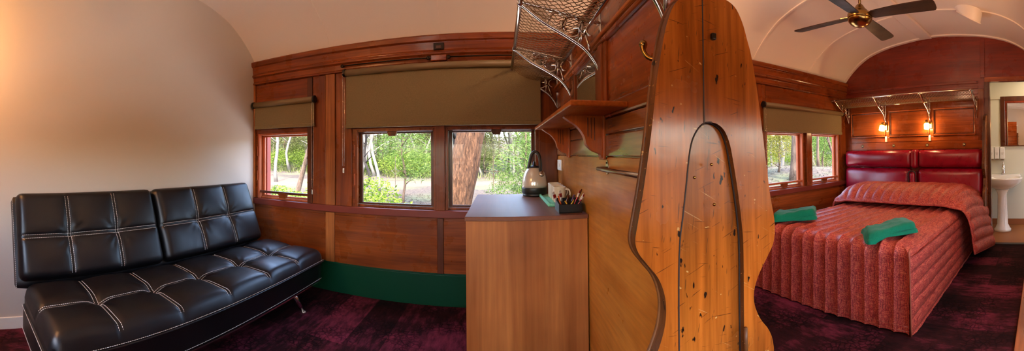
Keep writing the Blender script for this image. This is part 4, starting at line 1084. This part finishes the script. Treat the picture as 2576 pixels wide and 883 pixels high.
make_tree('casuarina_bush', 'soft feathery bush behind the kettle right of the big trunk', 4.2, .05, (.1, 0), .35, greybark, leafC,
          [((0, 0, 1.6), 1.05, .9, .9), ((-.5, 0, .8), .8, .7, .5), ((.5, 0, 2.7), .9, .8, .9), ((.4, 0, .7), .9, .7, .5)], 6200, .20, .009, 8, (.75, 11.4, ground_z(.75, 11.4)), None, .3, 7, 'bush', .15)
make_tree('white_gum_tree', 'slender white forked gum in the narrow sofa corner window', 9, .13, (.35, 0), .5, palebark, leafA, [((0, 0, 7.6), 2, 2, 1.5)], 700, .2, .02, 5, (-15.6, 20.5, ground_z(-15.6, 20.5)-.1), None, .6, 8)
make_tree('pale_leaning_tree', 'leaning pale trunk at the right of the narrow sofa corner window', 5.5, .125, (1.75, 0), .35, greybark, leafA, [((1.6, 0, 5.2), 1.6, 1.5, 1)], 700, .2, .02, 4, (-8.75, 12.9, ground_z(-8.75, 12.9)-.1), None, .6, 9)
make_tree('thin_gum_tree', 'thin curved pink grey trunk at the left of the middle window', 6.5, .085, (-1.1, 0), .9, palebark, leafA, [((-1.3, 0, 6), 1.6, 1.5, 1)], 700, .2, .02, 4, (-6.35, 17.2, ground_z(-6.35, 17.2)-.1), None, .6, 21)
make_tree('dead_tree', 'dark twisted bare branched tree behind the thin curved trunk', 4.6, .10, (.2, 0), .9, darkbark, leafA, [], 0, .2, .02, 9, (-8.15, 19.5, ground_z(-8.15, 19.5)-.1), None, .6, 12, b0=.4)
make_tree('thin_gum_tree', 'dark charred trunk just left of the big leaning trunk', 8, .17, (.3, 0), .3, darkbark, leafA, [((0, 0, 7), 1.6, 1.5, 1)], 600, .2, .02, 3, (-1.9, 13.8, ground_z(-1.9, 13.8)-.1), None, .6, 13)
make_tree('yellow_bush', 'yellow green bush at the left of the bedside window', 2.3, .05, (.1, 0), .5, greybark, leafD,
          [((0, 0, 1.25), 1.2, 1.0, .62), ((-.9, -.2, .75), .8, .7, .45), ((.3, 0, 2.0), 1.1, 1, .6), ((-.6, 0, 1.8), .9, .9, .6)], 8500, .085, .012, 6, (10.9, 10.5, ground_z(10.9, 10.5)), None, .2, 14, 'bush', .1)
make_tree('stout_gum_tree', 'stout pink brown trunk in the left pane of the bedside window', 6, .20, (.30, 0), .25, greybark, leafA, [((.3, 0, 5.6), 1.6, 1.5, 1)], 700, .2, .02, 3, (10.3, 9.05, ground_z(10.3, 9.05)-.05), None, .6, 15, b0=.7)
make_tree('slim_gum_tree', 'slim straight trunk in the right pane of the bedside window', 6, .085, (.05, 0), .12, greybark, leafA, [((.3, 0, 5.6), 1.6, 1.5, 1)], 700, .2, .02, 3, (15.2, 11.6, ground_z(15.2, 11.6)-.05), None, .6, 16, b0=.7)
make_tree('leafy_tree', 'light green leafy tree filling the right pane of the bedside window', 4.6, .07, (.1, 0), .3, greybark, leafC,
          [((0, 0, 2.5), 2.0, 1.6, 1.2), ((1.0, 0, 1.5), 1.3, 1.2, .8), ((-1.2, 0, 1.8), 1.2, 1, .9)], 9000, .12, .018, 6, (17.9, 13.2, ground_z(17.9, 13.2)), None, .5, 17, b0=.2)
make_tree('hanging_branch_tree', 'tree with hanging leaves at the top right of the bedside window', 4.2, .06, (.1, 0), .3, greybark, leafA,
          [((-.4, 0, 2.75), .9, .8, .40), ((.5, 0, 2.5), .8, .6, .6), ((.7, 0, 1.2), .35, .4, .6)], 1400, .16, .018, 6, (10.7, 7.6, ground_z(10.7, 7.6)), None, 1.2, 18, b0=.4)
# rocks by the bedside window
for i, (x, y, s_, lab) in enumerate(((8.0, 8.05, .20, 'ochre rock at the lower left of the bedside window'), (8.75, 8.0, .26, 'large flat ochre rock in front of the stout trunk'), (9.5, 8.1, .20, 'ochre rock right of the stout trunk outside'))):
    mb = MB(); P = []
    for a in range(13):
        row = []
        for b_ in range(21):
            th, ph = pi*a/12, 2*pi*b_/20; p = Vector((sin(th)*cos(ph), sin(th)*sin(ph), cos(th)*.6))
            p *= s_*(1+.35*mnoise.noise(p*1.6+Vector((i*5, 0, 0)))); row.append(p+Vector((x, y, ground_z(x, y)+.04)))
        P.append(row)
    tag(mb.grid(P, 0, True, True).build('rock', rockm), lab, 'rock')
# leaf litter on the ground outside (uncountable)
lt = MB(); rnd = random.Random(5)
for i in range(9000):
    if i % 2: x, y = rnd.uniform(6, 20), rnd.uniform(6.0, 14)
    else: x, y = rnd.uniform(-6, 2), rnd.uniform(7, 16)
    z = ground_z(x, y)+.015; a = rnd.uniform(0, 6.3); L = rnd.uniform(.06, .16); W = .018
    d = Vector((cos(a), sin(a), rnd.uniform(-.1, .5))); s_ = Vector((-sin(a), cos(a), rnd.uniform(-.4, .4))); p = Vector((x, y, z))
    lt.add([p, p+d*L*.5+s_*W, p+d*L, p+d*L*.5-s_*W], [(0, 1, 2, 3)])
o = lt.build('leaf_litter', strawm); o['kind'] = 'stuff'; o['label'] = 'dry fallen leaves and bark strewn on the ground outside'; o['category'] = 'leaf litter'
gr = MB(); rnd = random.Random(6)
for i in range(1500):
    x, y = rnd.uniform(-22, 4), rnd.choice((rnd.uniform(26.5, 34), rnd.uniform(26.5, 30), rnd.uniform(27, 36)))
    h = rnd.uniform(.25, .7); p = Vector((x, y, ground_z(x, y))); a = rnd.uniform(0, 6.3); e = Vector((cos(a)*.03, sin(a)*.03, 0)); q = p+Vector((rnd.gauss(0, .14), rnd.gauss(0, .14), h))
    gr.add([p-e, p+e, q], [(0, 1, 2)])
o = gr.build('grass', leafA); o['kind'] = 'stuff'; o['label'] = 'tufts of dry green grass along the dirt track'; o['category'] = 'grass'

# forest behind: copies of three kinds of tree and one shrub
G = 'bush trees far behind the track'
k1 = make_tree('forest_gum_tree', 'pale trunked gum tree in the forest far behind the track', 11, .115, (.5, 0), .9, palebark, leafA,
               [((0, 0, 6.0), 2.4, 2.2, 1.6), ((.5, 0, 8.4), 2.6, 2.4, 2.0), ((-1, 0, 4.4), 1.5, 1.4, .8)], 3200, .20, .028, 6, (-24, 34, ground_z(-24, 34)), G, .5, 31, b0=.3)
k2 = make_tree('forest_wattle_tree', 'bushy olive tree in the forest far behind the track', 6, .09, (.2, 0), .6, greybark, leafA,
               [((0, 0, 3.0), 2.2, 2.0, 1.6), ((.8, 0, 1.4), 1.8, 1.6, 1.0), ((-1, 0, 4.6), 1.8, 1.7, 1.3), ((.6, 0, 5.8), 1.5, 1.5, 1.2)], 6500, .17, .026, 6, (-18, 33, ground_z(-18, 33)), G, .3, 32, b0=.15)
k3 = make_tree('forest_bush', 'low green shrub at the edge of the forest beyond the track', 2.0, .05, (.1, 0), .3, greybark, leafB,
               [((0, 0, .9), 1.7, 1.4, .8), ((.9, 0, 1.3), 1.0, 1.0, .7)], 3600, .14, .024, 4, (-13, 29, ground_z(-13, 29)), G, .2, 33, 'shrub', .1)
k4 = make_tree('dark_forest_tree', 'dark slim trunk in the forest far behind the track', 10, .12, (-.3, 0), .6, darkbark, leafA,
               [((0, 0, 6.0), 2.2, 2.0, 2.0)], 900, .30, .05, 6, (-9, 31, ground_z(-9, 31)), G, .5, 34, b0=.3)
rnd = random.Random(9)
taken = []
for src, n, y0, y1, gap in ((k2, 46, 31, 60, 2.8), (k1, 80, 27.5, 50, 1.4), (k3, 40, 27.5, 36, 2.0), (k4, 22, 28, 44, 1.6)):
    for i in range(n):
        for _ in range(60):
            y = rnd.uniform(y0, y1); x = rnd.uniform(-.92, .20)*y
            if i % 5 == 4: y = rnd.uniform(17, 40); x = rnd.uniform(.92, 1.55)*y
            if all((x-a)**2+(y-b)**2 > (gap+g_)**2/4*1.0 for a, b, g_ in taken): break
        else: continue
        taken.append((x, y, gap))
        dup(src, (x, y, ground_z(x, y)-.1), rnd.uniform(0, 6.3), rnd.uniform(.8, 1.3))

# ------------------------------------------------------------------ light, sky, camera
w = bpy.data.worlds.new('World'); sc.world = w; w.use_nodes = True
nt = w.node_tree; nt.nodes.clear(); o_ = nt.nodes.new('ShaderNodeOutputWorld'); bg = nt.nodes.new('ShaderNodeBackground'); sky = nt.nodes.new('ShaderNodeTexSky')
sky.sky_type = 'NISHITA'; sky.sun_disc = False; sky.sun_elevation = R(64); sky.sun_rotation = R(165); sky.air_density = 1.0; sky.dust_density = 2.5; sky.ozone_density = 1.0
bg.inputs[1].default_value = SKY
nt.links.new(sky.outputs[0], bg.inputs[0]); nt.links.new(bg.outputs[0], o_.inputs[0])
sl = bpy.data.lights.new('sun', 'SUN'); sl.energy = SUN; sl.angle = R(.6); sl.color = (1, .95, .86)
so = bpy.data.objects.new('sun', sl); COL.objects.link(so)
so.rotation_euler = Vector((-.14, .40, -.90)).to_track_quat('-Z', 'Y').to_euler()

cam = bpy.data.cameras.new('camera'); co = bpy.data.objects.new('camera', cam); COL.objects.link(co); sc.camera = co
cam.type = 'PANO'; cam.panorama_type = 'CENTRAL_CYLINDRICAL'
FPX, YAW, YC, ROLL, PITCH = 868.2, .0324, 374.4, .0085, -.0133
hw = 1288/FPX
cam.central_cylindrical_range_u_min = -hw; cam.central_cylindrical_range_u_max = hw
cam.central_cylindrical_range_v_min = -(883-YC)/FPX; cam.central_cylindrical_range_v_max = YC/FPX
cam.central_cylindrical_radius = 1.0
cam.clip_start = .01; cam.clip_end = 500
Rz = Matrix(((cos(YAW), -sin(YAW), 0), (sin(YAW), cos(YAW), 0), (0, 0, 1)))
Ry = Matrix(((cos(ROLL), 0, -sin(ROLL)), (0, 1, 0), (sin(ROLL), 0, cos(ROLL))))
Rx = Matrix(((1, 0, 0), (0, cos(PITCH), -sin(PITCH)), (0, sin(PITCH), cos(PITCH))))
M3 = (Rx @ Ry @ Rz).transposed()          # camera -> world (x right, y forward, z up)
cx, cf, cu = M3.col[0], M3.col[1], M3.col[2]
mw = Matrix.Identity(4)
for r_ in range(3): mw[r_][0], mw[r_][1], mw[r_][2] = cx[r_], cu[r_], -cf[r_]
mw.translation = (0, 0, EYE); co.matrix_world = mw

vs = sc.view_settings
vs.view_transform = 'Standard'; vs.look = 'None'; vs.gamma = 1; vs.exposure = EXPO; vs.use_curve_mapping = False
sc.render.use_persistent_data = False
try:
    cy = sc.cycles
    cy.use_denoising = True; cy.max_bounces = 7; cy.diffuse_bounces = 4; cy.glossy_bounces = 3; cy.transmission_bounces = 4; cy.transparent_max_bounces = 8
    cy.caustics_reflective = False; cy.caustics_refractive = False; cy.sample_clamp_indirect = 6
except Exception: pass
